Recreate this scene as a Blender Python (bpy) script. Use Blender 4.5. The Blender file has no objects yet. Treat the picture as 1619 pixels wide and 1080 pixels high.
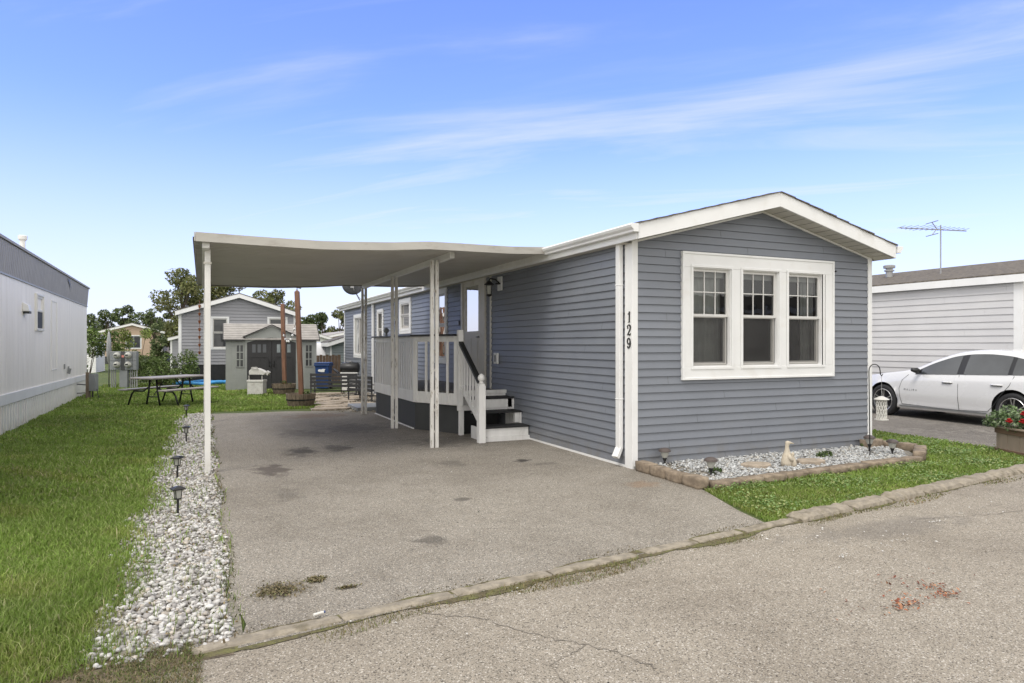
import bpy, math, random
import numpy as np
from mathutils import Vector, Matrix
R = math.radians
SC = bpy.context.scene
COL = SC.collection

# ---------------------------------------------------------------- camera, sky, sun, exposure
cam_d = bpy.data.cameras.new('camera'); cam = bpy.data.objects.new('camera', cam_d); COL.objects.link(cam)
cam.location = (-4.898, -7.156, 1.55)
cam.rotation_euler = (R(90), 0, R(-24.38))
cam_d.sensor_width = 36; cam_d.lens = 24.02; cam_d.shift_y = 0.0031
cam_d.clip_start = 0.05; cam_d.clip_end = 900
SC.camera = cam
SUN_EL, SUN_AZ = 58.0, 236.0            # azimuth clockwise from +Y
wd = bpy.data.worlds.new('World'); SC.world = wd; wd.use_nodes = True
wt = wd.node_tree; wt.nodes.clear()
def wn(t, **k):
    n = wt.nodes.new(t)
    for a, b in k.items(): setattr(n, a, b)
    return n
def wl(a, b): wt.links.new(a, b)
def wmath(op, a, b=None, c=None, clamp=False):
    n = wn('ShaderNodeMath', operation=op, use_clamp=clamp)
    for i, v in enumerate((a, b, c)):
        if v is None: continue
        if isinstance(v, (int, float)): n.inputs[i].default_value = v
        else: wl(v, n.inputs[i])
    return n.outputs[0]
sky = wn('ShaderNodeTexSky', sky_type='NISHITA', sun_disc=False)
sky.sun_elevation = R(SUN_EL); sky.sun_rotation = R(SUN_AZ)
sky.altitude = 0; sky.air_density = 1.0; sky.dust_density = 0.6; sky.ozone_density = 3.0
tc = wn('ShaderNodeTexCoord'); sp = wn('ShaderNodeSeparateXYZ'); wl(tc.outputs['Generated'], sp.inputs[0])
zc = wmath('MAXIMUM', sp.outputs[2], 0.02)
den = wmath('ADD', zc, 0.10)
cx = wmath('DIVIDE', sp.outputs[0], den); cy = wmath('DIVIDE', sp.outputs[1], den)
cmb = wn('ShaderNodeCombineXYZ'); wl(cx, cmb.inputs[0]); wl(cy, cmb.inputs[1])
vr = wn('ShaderNodeMapping'); wl(cmb.outputs[0], vr.inputs[0]); vr.inputs['Rotation'].default_value = (0, 0, R(42))
mp = wn('ShaderNodeMapping'); wl(vr.outputs[0], mp.inputs[0])
mp.inputs['Scale'].default_value = (0.42, 1.5, 1); mp.inputs['Location'].default_value = (3.3, 1.2, 0)
n1 = wn('ShaderNodeTexNoise'); wl(mp.outputs[0], n1.inputs['Vector'])
n1.inputs['Scale'].default_value = 1.0; n1.inputs['Detail'].default_value = 9; n1.inputs['Roughness'].default_value = 0.58; n1.inputs['Distortion'].default_value = 0.9
n2 = wn('ShaderNodeTexNoise'); wl(cmb.outputs[0], n2.inputs['Vector']); n2.inputs['Scale'].default_value = 0.35; n2.inputs['Detail'].default_value = 3
cl = wmath('ADD', wmath('MULTIPLY', n1.outputs[0], 0.7), wmath('MULTIPLY', n2.outputs[0], 0.5))
mr = wn('ShaderNodeMapRange', interpolation_type='SMOOTHSTEP'); wl(cl, mr.inputs[0])
mr.inputs[1].default_value = 0.54; mr.inputs[2].default_value = 0.80; mr.inputs[3].default_value = 0; mr.inputs[4].default_value = 0.62
hz = wn('ShaderNodeMapRange', interpolation_type='SMOOTHSTEP'); wl(sp.outputs[2], hz.inputs[0])
hz.inputs[1].default_value = -0.02; hz.inputs[2].default_value = 0.33; hz.inputs[3].default_value = 0.76; hz.inputs[4].default_value = 0.0
# added bright cloud bank, unseen behind the camera and overhead, for soft fill light
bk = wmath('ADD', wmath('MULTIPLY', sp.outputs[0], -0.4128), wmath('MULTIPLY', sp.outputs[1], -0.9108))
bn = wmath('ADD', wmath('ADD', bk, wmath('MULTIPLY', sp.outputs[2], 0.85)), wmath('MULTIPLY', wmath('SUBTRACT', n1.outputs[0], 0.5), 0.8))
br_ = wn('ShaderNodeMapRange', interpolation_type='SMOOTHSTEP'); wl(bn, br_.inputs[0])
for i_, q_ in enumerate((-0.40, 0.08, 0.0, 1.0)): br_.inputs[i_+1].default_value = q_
fac = wmath('MAXIMUM', mr.outputs[0], hz.outputs[0], clamp=True)
tint = wn('ShaderNodeMix', data_type='RGBA', blend_type='MULTIPLY'); tint.inputs[0].default_value = 1
wl(sky.outputs[0], tint.inputs[6]); tint.inputs[7].default_value = (1.55, 1.58, 2.45, 1)
mixc = wn('ShaderNodeMix', data_type='RGBA'); wl(fac, mixc.inputs[0]); wl(tint.outputs[2], mixc.inputs[6])
mixc.inputs[7].default_value = (6.85, 7.05, 7.9, 1)
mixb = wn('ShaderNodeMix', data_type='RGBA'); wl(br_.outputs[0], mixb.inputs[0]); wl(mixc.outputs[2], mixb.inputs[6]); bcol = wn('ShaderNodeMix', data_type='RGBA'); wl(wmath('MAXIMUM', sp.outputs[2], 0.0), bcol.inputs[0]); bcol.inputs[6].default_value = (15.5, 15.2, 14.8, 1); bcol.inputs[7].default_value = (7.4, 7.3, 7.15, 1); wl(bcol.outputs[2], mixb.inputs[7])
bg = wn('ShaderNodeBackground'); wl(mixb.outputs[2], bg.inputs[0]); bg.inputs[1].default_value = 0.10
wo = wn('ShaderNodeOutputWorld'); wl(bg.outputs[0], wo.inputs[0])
sl = bpy.data.lights.new('sun', 'SUN'); sl.energy = 1.6; sl.angle = R(24); sl.color = (1.0, 0.96, 0.905)
so = bpy.data.objects.new('sun', sl); COL.objects.link(so)
az, el = R(SUN_AZ), R(SUN_EL)
sd = Vector((math.sin(az)*math.cos(el), math.cos(az)*math.cos(el), math.sin(el)))
so.rotation_euler = sd.to_track_quat('Z', 'Y').to_euler(); so.location = sd*50
vs = SC.view_settings; vs.view_transform = 'Standard'; vs.look = 'None'; vs.gamma = 1; vs.use_curve_mapping = False
vs.exposure = 0.42
SC.cycles.max_bounces = 8; SC.cycles.transparent_max_bounces = 12

# ---------------------------------------------------------------- helpers
class MB:
    def __init__(s, M=None): s.v = []; s.f = []; s.M = M
    def add(s, vs_, fs):
        o = len(s.v); s.v += [tuple(p) for p in vs_]; s.f += [tuple(i+o for i in f) for f in fs]; return s
    def box(s, a, b, rot=None, piv=None):
        x0, y0, z0 = a; x1, y1, z1 = b
        p = [Vector(q) for q in ((x0,y0,z0),(x1,y0,z0),(x1,y1,z0),(x0,y1,z0),(x0,y0,z1),(x1,y0,z1),(x1,y1,z1),(x0,y1,z1))]
        if rot is not None:
            c = Vector(piv) if piv else Vector(((x0+x1)/2, (y0+y1)/2, (z0+z1)/2))
            p = [c + rot @ (q-c) for q in p]
        return s.add(p, [(0,3,2,1),(4,5,6,7),(0,1,5,4),(1,2,6,5),(2,3,7,6),(3,0,4,7)])
    def bar(s, p, q, w, d, up=(0,0,1)):
        p = Vector(p); q = Vector(q); t = (q-p); L = t.length; t.normalize()
        u = Vector(up); a = t.cross(u)
        if a.length < 1e-4: a = t.cross(Vector((0,1,0)))
        a.normalize(); b = a.cross(t); a *= w/2; b *= d/2
        P = [p-a-b, p+a-b, p+a+b, p-a+b, q-a-b, q+a-b, q+a+b, q-a+b]
        return s.add(P, [(0,3,2,1),(4,5,6,7),(0,1,5,4),(1,2,6,5),(2,3,7,6),(3,0,4,7)])
    def tube(s, pts, r, n=8, cap=True, sx=1.0):
        pts = [Vector(p) for p in pts]; m = len(pts); rr = r if isinstance(r, (list, tuple)) else [r]*m
        vs_ = []; prev = None
        for i, p in enumerate(pts):
            t = (pts[min(i+1, m-1)] - pts[max(i-1, 0)]).normalized()
            if prev is None:
                a = t.cross(Vector((0, 0, 1)))
                if a.length < 0.05: a = t.cross(Vector((0, 1, 0)))
                a.normalize()
            else:
                a = (prev - t*prev.dot(t)).normalized()
            prev = a; b = t.cross(a)
            for k in range(n):
                w = 2*math.pi*k/n
                vs_.append(p + a*math.cos(w)*rr[i]*sx + b*math.sin(w)*rr[i])
        fs = [(i*n+k, i*n+(k+1) % n, (i+1)*n+(k+1) % n, (i+1)*n+k) for i in range(m-1) for k in range(n)]
        if cap: fs += [tuple(range(n-1, -1, -1)), tuple(range((m-1)*n, m*n))]
        return s.add(vs_, fs)
    def lathe(s, prof, c=(0, 0, 0), n=20, cap=True):
        c = Vector(c); vs_ = []
        for r_, z in prof:
            for k in range(n):
                w = 2*math.pi*k/n; vs_.append(c+Vector((r_*math.cos(w), r_*math.sin(w), z)))
        m = len(prof)
        fs = [(i*n+k, i*n+(k+1) % n, (i+1)*n+(k+1) % n, (i+1)*n+k) for i in range(m-1) for k in range(n)]
        if cap: fs += [tuple(range(n-1, -1, -1)), tuple(range((m-1)*n, m*n))]
        return s.add(vs_, fs)
    def ext(s, poly, vec, o=(0,0,0), ux=(1,0,0), uy=(0,0,1)):
        """polygon (u,v) in the plane o,ux,uy pushed along vec"""
        o = Vector(o); ux = Vector(ux); uy = Vector(uy); vec = Vector(vec); n = len(poly)
        a = [o+ux*u+uy*v for u, v in poly]; b = [p+vec for p in a]
        fs = [tuple(range(n)), tuple(range(2*n-1, n-1, -1))] + [(i, i+n, (i+1) % n+n, (i+1) % n) for i in range(n)]
        return s.add(a+b, fs)
    def quad(s, *p): return s.add(p, [tuple(range(len(p)))])
    def build(s, name, mat, parent=None, bevel=0, smooth=False, sub=0):
        v = s.v
        if s.M is not None: v = [tuple(s.M @ Vector(p)) for p in v]
        me = bpy.data.meshes.new(name); me.from_pydata(v, [], s.f); me.materials.append(mat)
        o = bpy.data.objects.new(name, me); COL.objects.link(o)
        if parent is not None: o.parent = parent
        import bmesh
        bm = bmesh.new(); bm.from_mesh(me); bmesh.ops.recalc_face_normals(bm, faces=bm.faces); bm.to_mesh(me); bm.free()
        if smooth: me.polygons.foreach_set('use_smooth', [True]*len(me.polygons))
        if bevel:
            b = o.modifiers.new('bevel', 'BEVEL'); b.width = bevel; b.segments = 2; b.limit_method = 'ANGLE'; b.angle_limit = R(40)
        if sub:
            b = o.modifiers.new('sub', 'SUBSURF'); b.levels = sub; b.render_levels = sub
        return o
def tag(o, label=None, cat=None, group=None, kind=None):
    if label: o['label'] = label
    if cat: o['category'] = cat
    if group: o['group'] = group
    if kind: o['kind'] = kind
    return o
def thing(name, label, cat, loc=(0, 0, 0), rz=0, group=None):
    o = bpy.data.objects.new(name, None); COL.objects.link(o); o.location = loc; o.rotation_euler = (0, 0, rz)
    o.empty_display_size = 0.2
    return tag(o, label, cat, group)
def copy_tree(o, loc=None, rz=None, label=None, parent=None):
    c = o.copy(); COL.objects.link(c)
    if parent is not None: c.parent = parent
    if loc is not None: c.location = loc
    if rz is not None: c.rotation_euler = (0, 0, rz)
    if label: c['label'] = label
    for ch in list(o.children): copy_tree(ch, parent=c)
    return c
def Fr(loc, deg): return Matrix.Translation(Vector(loc)) @ Matrix.Rotation(R(deg), 4, 'Z')
def npmesh(name, V, F, mat, parent=None, col=None, smooth=False):
    """V (n,3); F (m,k) array; col (n,3) optional point colours"""
    me = bpy.data.meshes.new(name); m, k = F.shape
    me.vertices.add(len(V)); me.vertices.foreach_set('co', V.astype(np.float32).ravel())
    me.loops.add(m*k); me.loops.foreach_set('vertex_index', F.astype(np.int32).ravel())
    me.polygons.add(m); me.polygons.foreach_set('loop_start', np.arange(0, m*k, k, dtype=np.int32))
    me.polygons.foreach_set('loop_total', np.full(m, k, dtype=np.int32))
    if smooth: me.polygons.foreach_set('use_smooth', np.ones(m, dtype=bool))
    me.update(calc_edges=True)
    if col is not None:
        at = me.color_attributes.new('col', 'FLOAT_COLOR', 'POINT')
        c4 = np.ones((len(V), 4), dtype=np.float32); c4[:, :3] = col; at.data.foreach_set('color', c4.ravel())
    me.materials.append(mat)
    o = bpy.data.objects.new(name, me); COL.objects.link(o)
    if parent is not None: o.parent = parent
    return o

# ---------------------------------------------------------------- materials
def newmat(name):
    m = bpy.data.materials.new(name); m.use_nodes = True; nt = m.node_tree
    return m, nt, nt.nodes['Principled BSDF']
def N(nt, t, **k):
    n = nt.nodes.new(t)
    for a, b in k.items(): setattr(n, a, b)
    return n
def c4(c): return (c[0], c[1], c[2], 1)
def noise(nt, scale, detail=4, rough=0.55, vec=None, dist=0, stretch=None):
    if vec is None: vec = N(nt, 'ShaderNodeTexCoord').outputs['Object']
    if stretch:
        mp_ = N(nt, 'ShaderNodeMapping'); mp_.inputs['Scale'].default_value = stretch; nt.links.new(vec, mp_.inputs[0]); vec = mp_.outputs[0]
    n = N(nt, 'ShaderNodeTexNoise'); n.inputs['Scale'].default_value = scale; n.inputs['Detail'].default_value = detail
    n.inputs['Roughness'].default_value = rough; n.inputs['Distortion'].default_value = dist
    nt.links.new(vec, n.inputs['Vector']); return n.outputs[0]
def rng(nt, v, a, b, c=0, d=1, smooth=True):
    n = N(nt, 'ShaderNodeMapRange'); n.interpolation_type = 'SMOOTHSTEP' if smooth else 'LINEAR'
    nt.links.new(v, n.inputs[0])
    for i, q in enumerate((a, b, c, d)): n.inputs[i+1].default_value = q
    return n.outputs[0]
def mix(nt, f, a, b, mode='MIX'):
    n = N(nt, 'ShaderNodeMix', data_type='RGBA', blend_type=mode)
    for s_, v in ((0, f), (6, a), (7, b)):
        if isinstance(v, (int, float)): n.inputs[s_].default_value = v
        elif isinstance(v, (tuple, list)): n.inputs[s_].default_value = c4(v)
        else: nt.links.new(v, n.inputs[s_])
    return n.outputs[2]
def mth(nt, op, a, b=0.0):
    n = N(nt, 'ShaderNodeMath', operation=op)
    for i, v in enumerate((a, b)):
        if isinstance(v, (int, float)): n.inputs[i].default_value = v
        else: nt.links.new(v, n.inputs[i])
    return n.outputs[0]
def bump(nt, b, h, strength=0.3, dist=0.01):
    n = N(nt, 'ShaderNodeBump'); n.inputs['Strength'].default_value = strength; n.inputs['Distance'].default_value = dist
    nt.links.new(h, n.inputs['Height']); nt.links.new(n.outputs[0], b.inputs['Normal'])
def mat(name, col, rough=0.6, var=0.08, scale=3, metal=0, spec=0.5, bmp=0, bscale=40, dirt=None, dirt_amt=0.5, dscale=2, stretch=None, coat=0):
    m, nt, b = newmat(name)
    n = noise(nt, scale, 5, stretch=stretch)
    lo = tuple(c*(1-var) for c in col); hi = tuple(min(1, c*(1+var)) for c in col)
    c = mix(nt, rng(nt, n, 0.3, 0.7), lo, hi)
    if dirt:
        d = noise(nt, dscale, 8, 0.65, stretch=stretch)
        c = mix(nt, mth(nt, 'MULTIPLY', rng(nt, d, 0.5, 0.72), dirt_amt), c, dirt)
    nt.links.new(c, b.inputs['Base Color'])
    nt.links.new(rng(nt, n, 0.2, 0.8, max(0, rough-0.08), min(1, rough+0.08)), b.inputs['Roughness'])
    b.inputs['Metallic'].default_value = metal; b.inputs['Specular IOR Level'].default_value = spec
    if coat: b.inputs['Coat Weight'].default_value = coat; b.inputs['Coat Roughness'].default_value = 0.04
    if bmp: bump(nt, b, noise(nt, bscale, 4), bmp, 0.01)
    return m
def colmat(name, rough=0.6, spec=0.3, trans=0, var=0.15, vs_=8):
    m, nt, b = newmat(name)
    a = N(nt, 'ShaderNodeVertexColor'); a.layer_name = 'col'
    n = noise(nt, vs_, 3)
    c = mix(nt, 1.0, a.outputs[0], mix(nt, rng(nt, n, 0.3, 0.7), (1-var,)*3, (1, 1, 1)), 'MULTIPLY')
    nt.links.new(c, b.inputs['Base Color']); b.inputs['Roughness'].default_value = rough; b.inputs['Specular IOR Level'].default_value = spec
    if trans:
        t = N(nt, 'ShaderNodeBsdfTranslucent'); nt.links.new(c, t.inputs[0])
        ms = N(nt, 'ShaderNodeMixShader'); ms.inputs[0].default_value = trans
        nt.links.new(b.outputs[0], ms.inputs[1]); nt.links.new(t.outputs[0], ms.inputs[2])
        nt.links.new(ms.outputs[0], nt.nodes['Material Output'].inputs[0])
    return m
def glassmat(name, tint=(0.55, 0.57, 0.56), refl=0.0, rough=0.01):
    m, nt, b = newmat(name); nt.nodes.remove(b)
    t = N(nt, 'ShaderNodeBsdfTransparent'); t.inputs[0].default_value = c4(tint)
    g = N(nt, 'ShaderNodeBsdfGlossy'); g.inputs['Roughness'].default_value = rough
    f = N(nt, 'ShaderNodeFresnel'); f.inputs[0].default_value = 1.5
    bp = N(nt, 'ShaderNodeBump'); bp.inputs['Strength'].default_value = 0.05; bp.inputs['Distance'].default_value = 0.05
    nt.links.new(noise(nt, 2.5, 2), bp.inputs['Height']); nt.links.new(bp.outputs[0], g.inputs['Normal'])
    ms = N(nt, 'ShaderNodeMixShader')
    nt.links.new(mth(nt, 'MINIMUM', mth(nt, 'ADD', mth(nt, 'MULTIPLY', f.outputs[0], 1.3), refl), 1.0), ms.inputs[0])
    nt.links.new(t.outputs[0], ms.inputs[1]); nt.links.new(g.outputs[0], ms.inputs[2])
    nt.links.new(ms.outputs[0], nt.nodes['Material Output'].inputs[0]); return m
def asphalt(name, dark, light, stains=(), tan=(0.36, 0.31, 0.25)):
    m, nt, b = newmat(name); pos = N(nt, 'ShaderNodeNewGeometry').outputs['Position']
    v = N(nt, 'ShaderNodeTexVoronoi'); v.inputs['Scale'].default_value = 200; nt.links.new(pos, v.inputs['Vector'])
    sepc = N(nt, 'ShaderNodeSeparateColor'); nt.links.new(v.outputs['Color'], sepc.inputs[0])
    v2 = N(nt, 'ShaderNodeTexVoronoi'); v2.inputs['Scale'].default_value = 140; nt.links.new(pos, v2.inputs['Vector'])
    sep2 = N(nt, 'ShaderNodeSeparateColor'); nt.links.new(v2.outputs['Color'], sep2.inputs[0])
    c = mix(nt, rng(nt, sepc.outputs[0], 0.0, 1.0, smooth=False), dark, light)
    c = mix(nt, rng(nt, sepc.outputs[1], 0.80, 0.86, 0, 0.9), c, tan)
    c = mix(nt, rng(nt, sep2.outputs[0], 0.88, 0.91, 0, 0.75), c, tuple(q*0.32 for q in dark))
    c = mix(nt, rng(nt, sep2.outputs[1], 0.92, 0.95, 0, 0.7), c, (0.62, 0.58, 0.52))
    big = noise(nt, 0.55, 6, 0.6, vec=pos)
    c = mix(nt, rng(nt, big, 0.40, 0.62, 0, 0.8), c, mix(nt, 1.0, c, (0.80, 0.79, 0.78), 'MULTIPLY'))
    mid = noise(nt, 4.0, 5, 0.6, vec=pos)
    c = mix(nt, rng(nt, mid, 0.42, 0.72, 0, 0.35), c, mix(nt, 1.0, c, (0.72, 0.70, 0.68), 'MULTIPLY'))
    # fine hairline cracks
    nz = N(nt, 'ShaderNodeTexNoise'); nz.inputs['Scale'].default_value = 1.6; nz.inputs['Detail'].default_value = 7; nt.links.new(pos, nz.inputs['Vector'])
    vm = N(nt, 'ShaderNodeVectorMath', operation='MULTIPLY_ADD'); nt.links.new(nz.outputs['Color'], vm.inputs[0]); vm.inputs[1].default_value = (0.9, 0.9, 0); nt.links.new(pos, vm.inputs[2])
    ve = N(nt, 'ShaderNodeTexVoronoi'); ve.feature = 'DISTANCE_TO_EDGE'; ve.inputs['Scale'].default_value = 0.55; nt.links.new(vm.outputs[0], ve.inputs['Vector'])
    ck = mth(nt, 'MULTIPLY', rng(nt, ve.outputs[0], 0.0015, 0.006, 1, 0), rng(nt, noise(nt, 0.8, 3, vec=pos), 0.5, 0.6, 0, 0.22))
    c = mix(nt, ck, c, (0.05, 0.045, 0.04))
    wob = noise(nt, 5.0, 5, 0.6, vec=pos)
    for (x, y, rx, ry, a, col) in stains:
        mp_ = N(nt, 'ShaderNodeMapping'); nt.links.new(pos, mp_.inputs[0])
        mp_.inputs['Location'].default_value = (-x/rx, -y/ry, 0); mp_.inputs['Scale'].default_value = (1/rx, 1/ry, 0)
        ln = N(nt, 'ShaderNodeVectorMath', operation='LENGTH'); nt.links.new(mp_.outputs[0], ln.inputs[0])
        d = mth(nt, 'ADD', ln.outputs['Value'], mth(nt, 'MULTIPLY', mth(nt, 'SUBTRACT', wob, 0.5), 2.6))
        c = mix(nt, rng(nt, d, 0.35, 1.1, a, 0), c, col)
    nt.links.new(c, b.inputs['Base Color']); b.inputs['Roughness'].default_value = 0.9; b.inputs['Specular IOR Level'].default_value = 0.25
    h = mth(nt, 'ADD', mth(nt, 'MULTIPLY', v.outputs['Distance'], -1.0), mth(nt, 'MULTIPLY', noise(nt, 160, 3, vec=pos), 0.6))
    bump(nt, b, h, 0.35, 0.004)
    return m
WHITE = (0.765, 0.765, 0.76)
M = dict(
 siding=mat('slate_vinyl', (0.182, 0.197, 0.228), 0.5, 0.05, 1.3, bmp=0.06, bscale=300, dirt=(0.19, 0.195, 0.21), dirt_amt=0.3, dscale=1.2),
 white=mat('white_trim', WHITE, 0.45, 0.03, 2.0, dirt=(0.60, 0.56, 0.49), dirt_amt=0.25, dscale=3),
 whitem=mat('white_metal', (0.74, 0.73, 0.70), 0.4, 0.04, 2.0, dirt=(0.5, 0.46, 0.40), dirt_amt=0.3, dscale=4, stretch=(3, 3, .4)),
 sash=mat('sash_almond', (0.47, 0.455, 0.43), 0.45, 0.04, 3),
 cream=mat('cream_metal', (0.60, 0.575, 0.52), 0.45, 0.05, 2, dirt=(0.42, 0.37, 0.30), dirt_amt=0.4, dscale=3),
 under=mat('carport_pan', (0.56, 0.54, 0.51), 0.5, 0.06, 1.0, dirt=(0.36, 0.33, 0.28), dirt_amt=0.4, dscale=1.5),
 shingle=mat('roof_shingle', (0.115, 0.105, 0.095), 0.9, 0.35, 18, bmp=0.5, bscale=60),
 shingleb=mat('brown_shingle', (0.125, 0.108, 0.088), 0.9, 0.35, 14, bmp=0.5, bscale=60),
 black=mat('black_paint', (0.018, 0.018, 0.019), 0.4, 0.2, 6),
 blackr=mat('black_rubber', (0.022, 0.022, 0.024), 0.75, 0.2, 6),
 skirt=mat('grey_skirting', (0.055, 0.057, 0.058), 0.7, 0.15, 3),
 deckw=mat('deck_wood', (0.14, 0.135, 0.125), 0.8, 0.25, 6, stretch=(1, 8, 1), bmp=0.2),
 wpaint=mat('painted_wood', (0.80, 0.79, 0.77), 0.55, 0.04, 5, dirt=(0.45, 0.42, 0.37), dirt_amt=0.3, dscale=6, stretch=(2, 2, .5), bmp=0.08, bscale=60),
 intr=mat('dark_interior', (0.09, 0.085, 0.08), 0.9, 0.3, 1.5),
 curtain=mat('curtain_cloth', (0.75, 0.74, 0.72), 0.9, 0.1, 5),
 tan=mat('tan_block', (0.235, 0.185, 0.135), 0.92, 0.30, 9, bmp=0.9, bscale=30, dirt=(0.30, 0.26, 0.20), dirt_amt=0.6, dscale=9),
 kerb=mat('kerb_stone', (0.275, 0.24, 0.19), 0.92, 0.2, 14, bmp=0.8, bscale=45, dirt=(0.13, 0.11, 0.07), dirt_amt=0.85, dscale=6),
 flag=mat('flagstone', (0.36, 0.30, 0.235), 0.9, 0.25, 9, bmp=0.6, bscale=30),
 soil=mat('soil', (0.085, 0.065, 0.042), 0.95, 0.4, 12, bmp=0.6, bscale=30),
 copper=mat('copper', (0.22, 0.075, 0.03), 0.5, 0.2, 8, metal=0.3),
 brown=mat('stained_post', (0.185, 0.092, 0.055), 0.65, 0.22, 3, stretch=(8, 8, 1), bmp=0.15),
 barrel=mat('barrel_wood', (0.185, 0.145, 0.105), 0.85, 0.3, 6, stretch=(6, 6, 1), bmp=0.4, bscale=30),
 shedw=mat('shed_resin', (0.305, 0.315, 0.30), 0.6, 0.07, 2, dirt=(0.15, 0.18, 0.11), dirt_amt=0.25, dscale=2.5),
 shedr=mat('shed_roof', (0.34, 0.32, 0.30), 0.7, 0.12, 4),
 charcoal=mat('charcoal_resin', (0.034, 0.033, 0.035), 0.55, 0.12, 3),
 greyv=mat('grey_vinyl', (0.285, 0.285, 0.305), 0.5, 0.05, 1.5),
 beige=mat('beige_vinyl', (0.47, 0.35, 0.255), 0.55, 0.05, 1.5),
 pale=mat('pale_vinyl', (0.56, 0.555, 0.56), 0.5, 0.04, 1.0),
 bluegrey=mat('bluegrey_vinyl', (0.23, 0.26, 0.265), 0.6, 0.06, 2),
 trailer=mat('trailer_metal', (0.87, 0.83, 0.76), 0.45, 0.04, 1.2, stretch=(4, 4, .3), dirt=(0.55, 0.50, 0.43), dirt_amt=0.35, dscale=2),
 band=mat('ribbed_band', (0.31, 0.30, 0.29), 0.6, 0.2, 3, stretch=(6, 6, .4), dirt=(0.12, 0.115, 0.11), dirt_amt=0.4, dscale=3),
 util=mat('utility_grey', (0.25, 0.26, 0.265), 0.5, 0.08, 4, metal=0.2),
 galv=mat('galvanised', (0.34, 0.34, 0.34), 0.45, 0.1, 5, metal=0.5),
 plast=mat('table_resin', (0.30, 0.275, 0.26), 0.6, 0.06, 4),
 car=mat('white_paint', (0.72, 0.72, 0.73), 0.25, 0.01, 1, coat=1.0),
 chrome=mat('rim_silver', (0.55, 0.55, 0.56), 0.25, 0.05, 5, metal=0.9),
 bluep=mat('blue_plastic', (0.012, 0.045, 0.16), 0.4, 0.1, 3),
 poolb=mat('pool_blue', (0.06, 0.32, 0.70), 0.35, 0.15, 4),
 red=mat('red_petals', (0.42, 0.008, 0.012), 0.55, 0.3, 20),
 plantbox=mat('planter_tan', (0.27, 0.215, 0.165), 0.7, 0.08, 4, stretch=(4, 4, .4)),
 plantdk=mat('planter_trim', (0.15, 0.095, 0.06), 0.7, 0.1, 4),
 resin=mat('statue_resin', (0.50, 0.44, 0.35), 0.7, 0.12, 14, dirt=(0.30, 0.22, 0.14), dirt_amt=0.5, dscale=14, bmp=0.3),
 bark=mat('bark', (0.07, 0.055, 0.042), 0.9, 0.3, 8, bmp=0.5),
 fence=mat('brown_fence', (0.10, 0.065, 0.042), 0.8, 0.25, 6),
 grillw=mat('weathered_white', (0.60, 0.585, 0.55), 0.55, 0.08, 5, dirt=(0.25, 0.2, 0.15), dirt_amt=0.4, dscale=6),
 aglass=mat('lamp_glass', (0.42, 0.42, 0.38), 0.15, 0.1, 8),
 dgl=mat('dark_window', (0.06, 0.062, 0.064), 0.1, 0.3, 1.0, spec=0.45),
 cglass=mat('car_glass', (0.055, 0.06, 0.066), 0.04, 0.3, 1.0, spec=0.9),
 wglass=mat('curtained_glass', (0.22, 0.25, 0.26), 0.08, 0.3, 3, spec=0.8),
 glass=glassmat('window_glass'),
 grey5=mat('dish_grey', (0.11, 0.115, 0.125), 0.5, 0.08, 3),
 leaf=colmat('leaves', 0.6, 0.3, 0.25, 0.2, 2), grass=colmat('grass_blades', 0.55, 0.3, 0.3, 0.15, 1.3),
 stone=colmat('stones', 0.75, 0.3, 0, 0.22, 40),
 dirtpad=mat('gravel_bed_soil', (0.22, 0.20, 0.165), 0.95, 0.35, 30, bmp=0.6, bscale=60),
)
# vinyl: each course fades a little differently, splash dirt near the ground
def vinylize(m, amt=.05, dirt=(0.16, 0.145, 0.12), zmax=.38, da=.5):
    nt = m.node_tree; b = nt.nodes['Principled BSDF']; src = b.inputs['Base Color'].links[0].from_socket
    pos = N(nt, 'ShaderNodeNewGeometry').outputs['Position']; sx = N(nt, 'ShaderNodeSeparateXYZ'); nt.links.new(pos, sx.inputs[0])
    fl = mth(nt, 'FLOOR', mth(nt, 'DIVIDE', mth(nt, 'SUBTRACT', sx.outputs[2], .03), .1016))
    w = N(nt, 'ShaderNodeTexWhiteNoise'); w.noise_dimensions = '1D'; nt.links.new(fl, w.inputs['W'])
    c = mix(nt, rng(nt, w.outputs[0], 0, 1, 0, 1, False), mix(nt, 1.0, src, (1-amt,)*3, 'MULTIPLY'), src)
    st_ = noise(nt, 1.0, 5, .6, vec=pos, stretch=(.7, .7, 5)); c = mix(nt, rng(nt, st_, .4, .7, 0, .5), c, mix(nt, 1.0, c, (1.10, 1.09, 1.07), 'MULTIPLY'))
    gnd = mth(nt, 'MULTIPLY', rng(nt, sx.outputs[2], .02, zmax, 1, 0), rng(nt, noise(nt, 6, 6, .65, vec=pos), .35, .7, .15, 1))
    c = mix(nt, mth(nt, 'MULTIPLY', gnd, da), c, dirt); nt.links.new(c, b.inputs['Base Color'])
vinylize(M['siding']); vinylize(M['greyv'], .06, da=.2); vinylize(M['pale'], .04, da=.3); vinylize(M['whitem'], .0, (.35, .32, .26), .25, .5)
# peeling carport posts: brown streaks where the paint has gone
m, nt, b = newmat('peeling_post')
n = noise(nt, 9, 8, 0.7, stretch=(3, 3, .5)); base = mix(nt, rng(nt, noise(nt, 3, 4), .3, .7), (0.66, 0.64, 0.60), (0.76, 0.74, 0.70))
nt.links.new(mix(nt, rng(nt, n, 0.56, 0.64, 0, 0.85), base, (0.20, 0.15, 0.10)), b.inputs['Base Color']); b.inputs['Roughness'].default_value = 0.6; M['post'] = m
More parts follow.
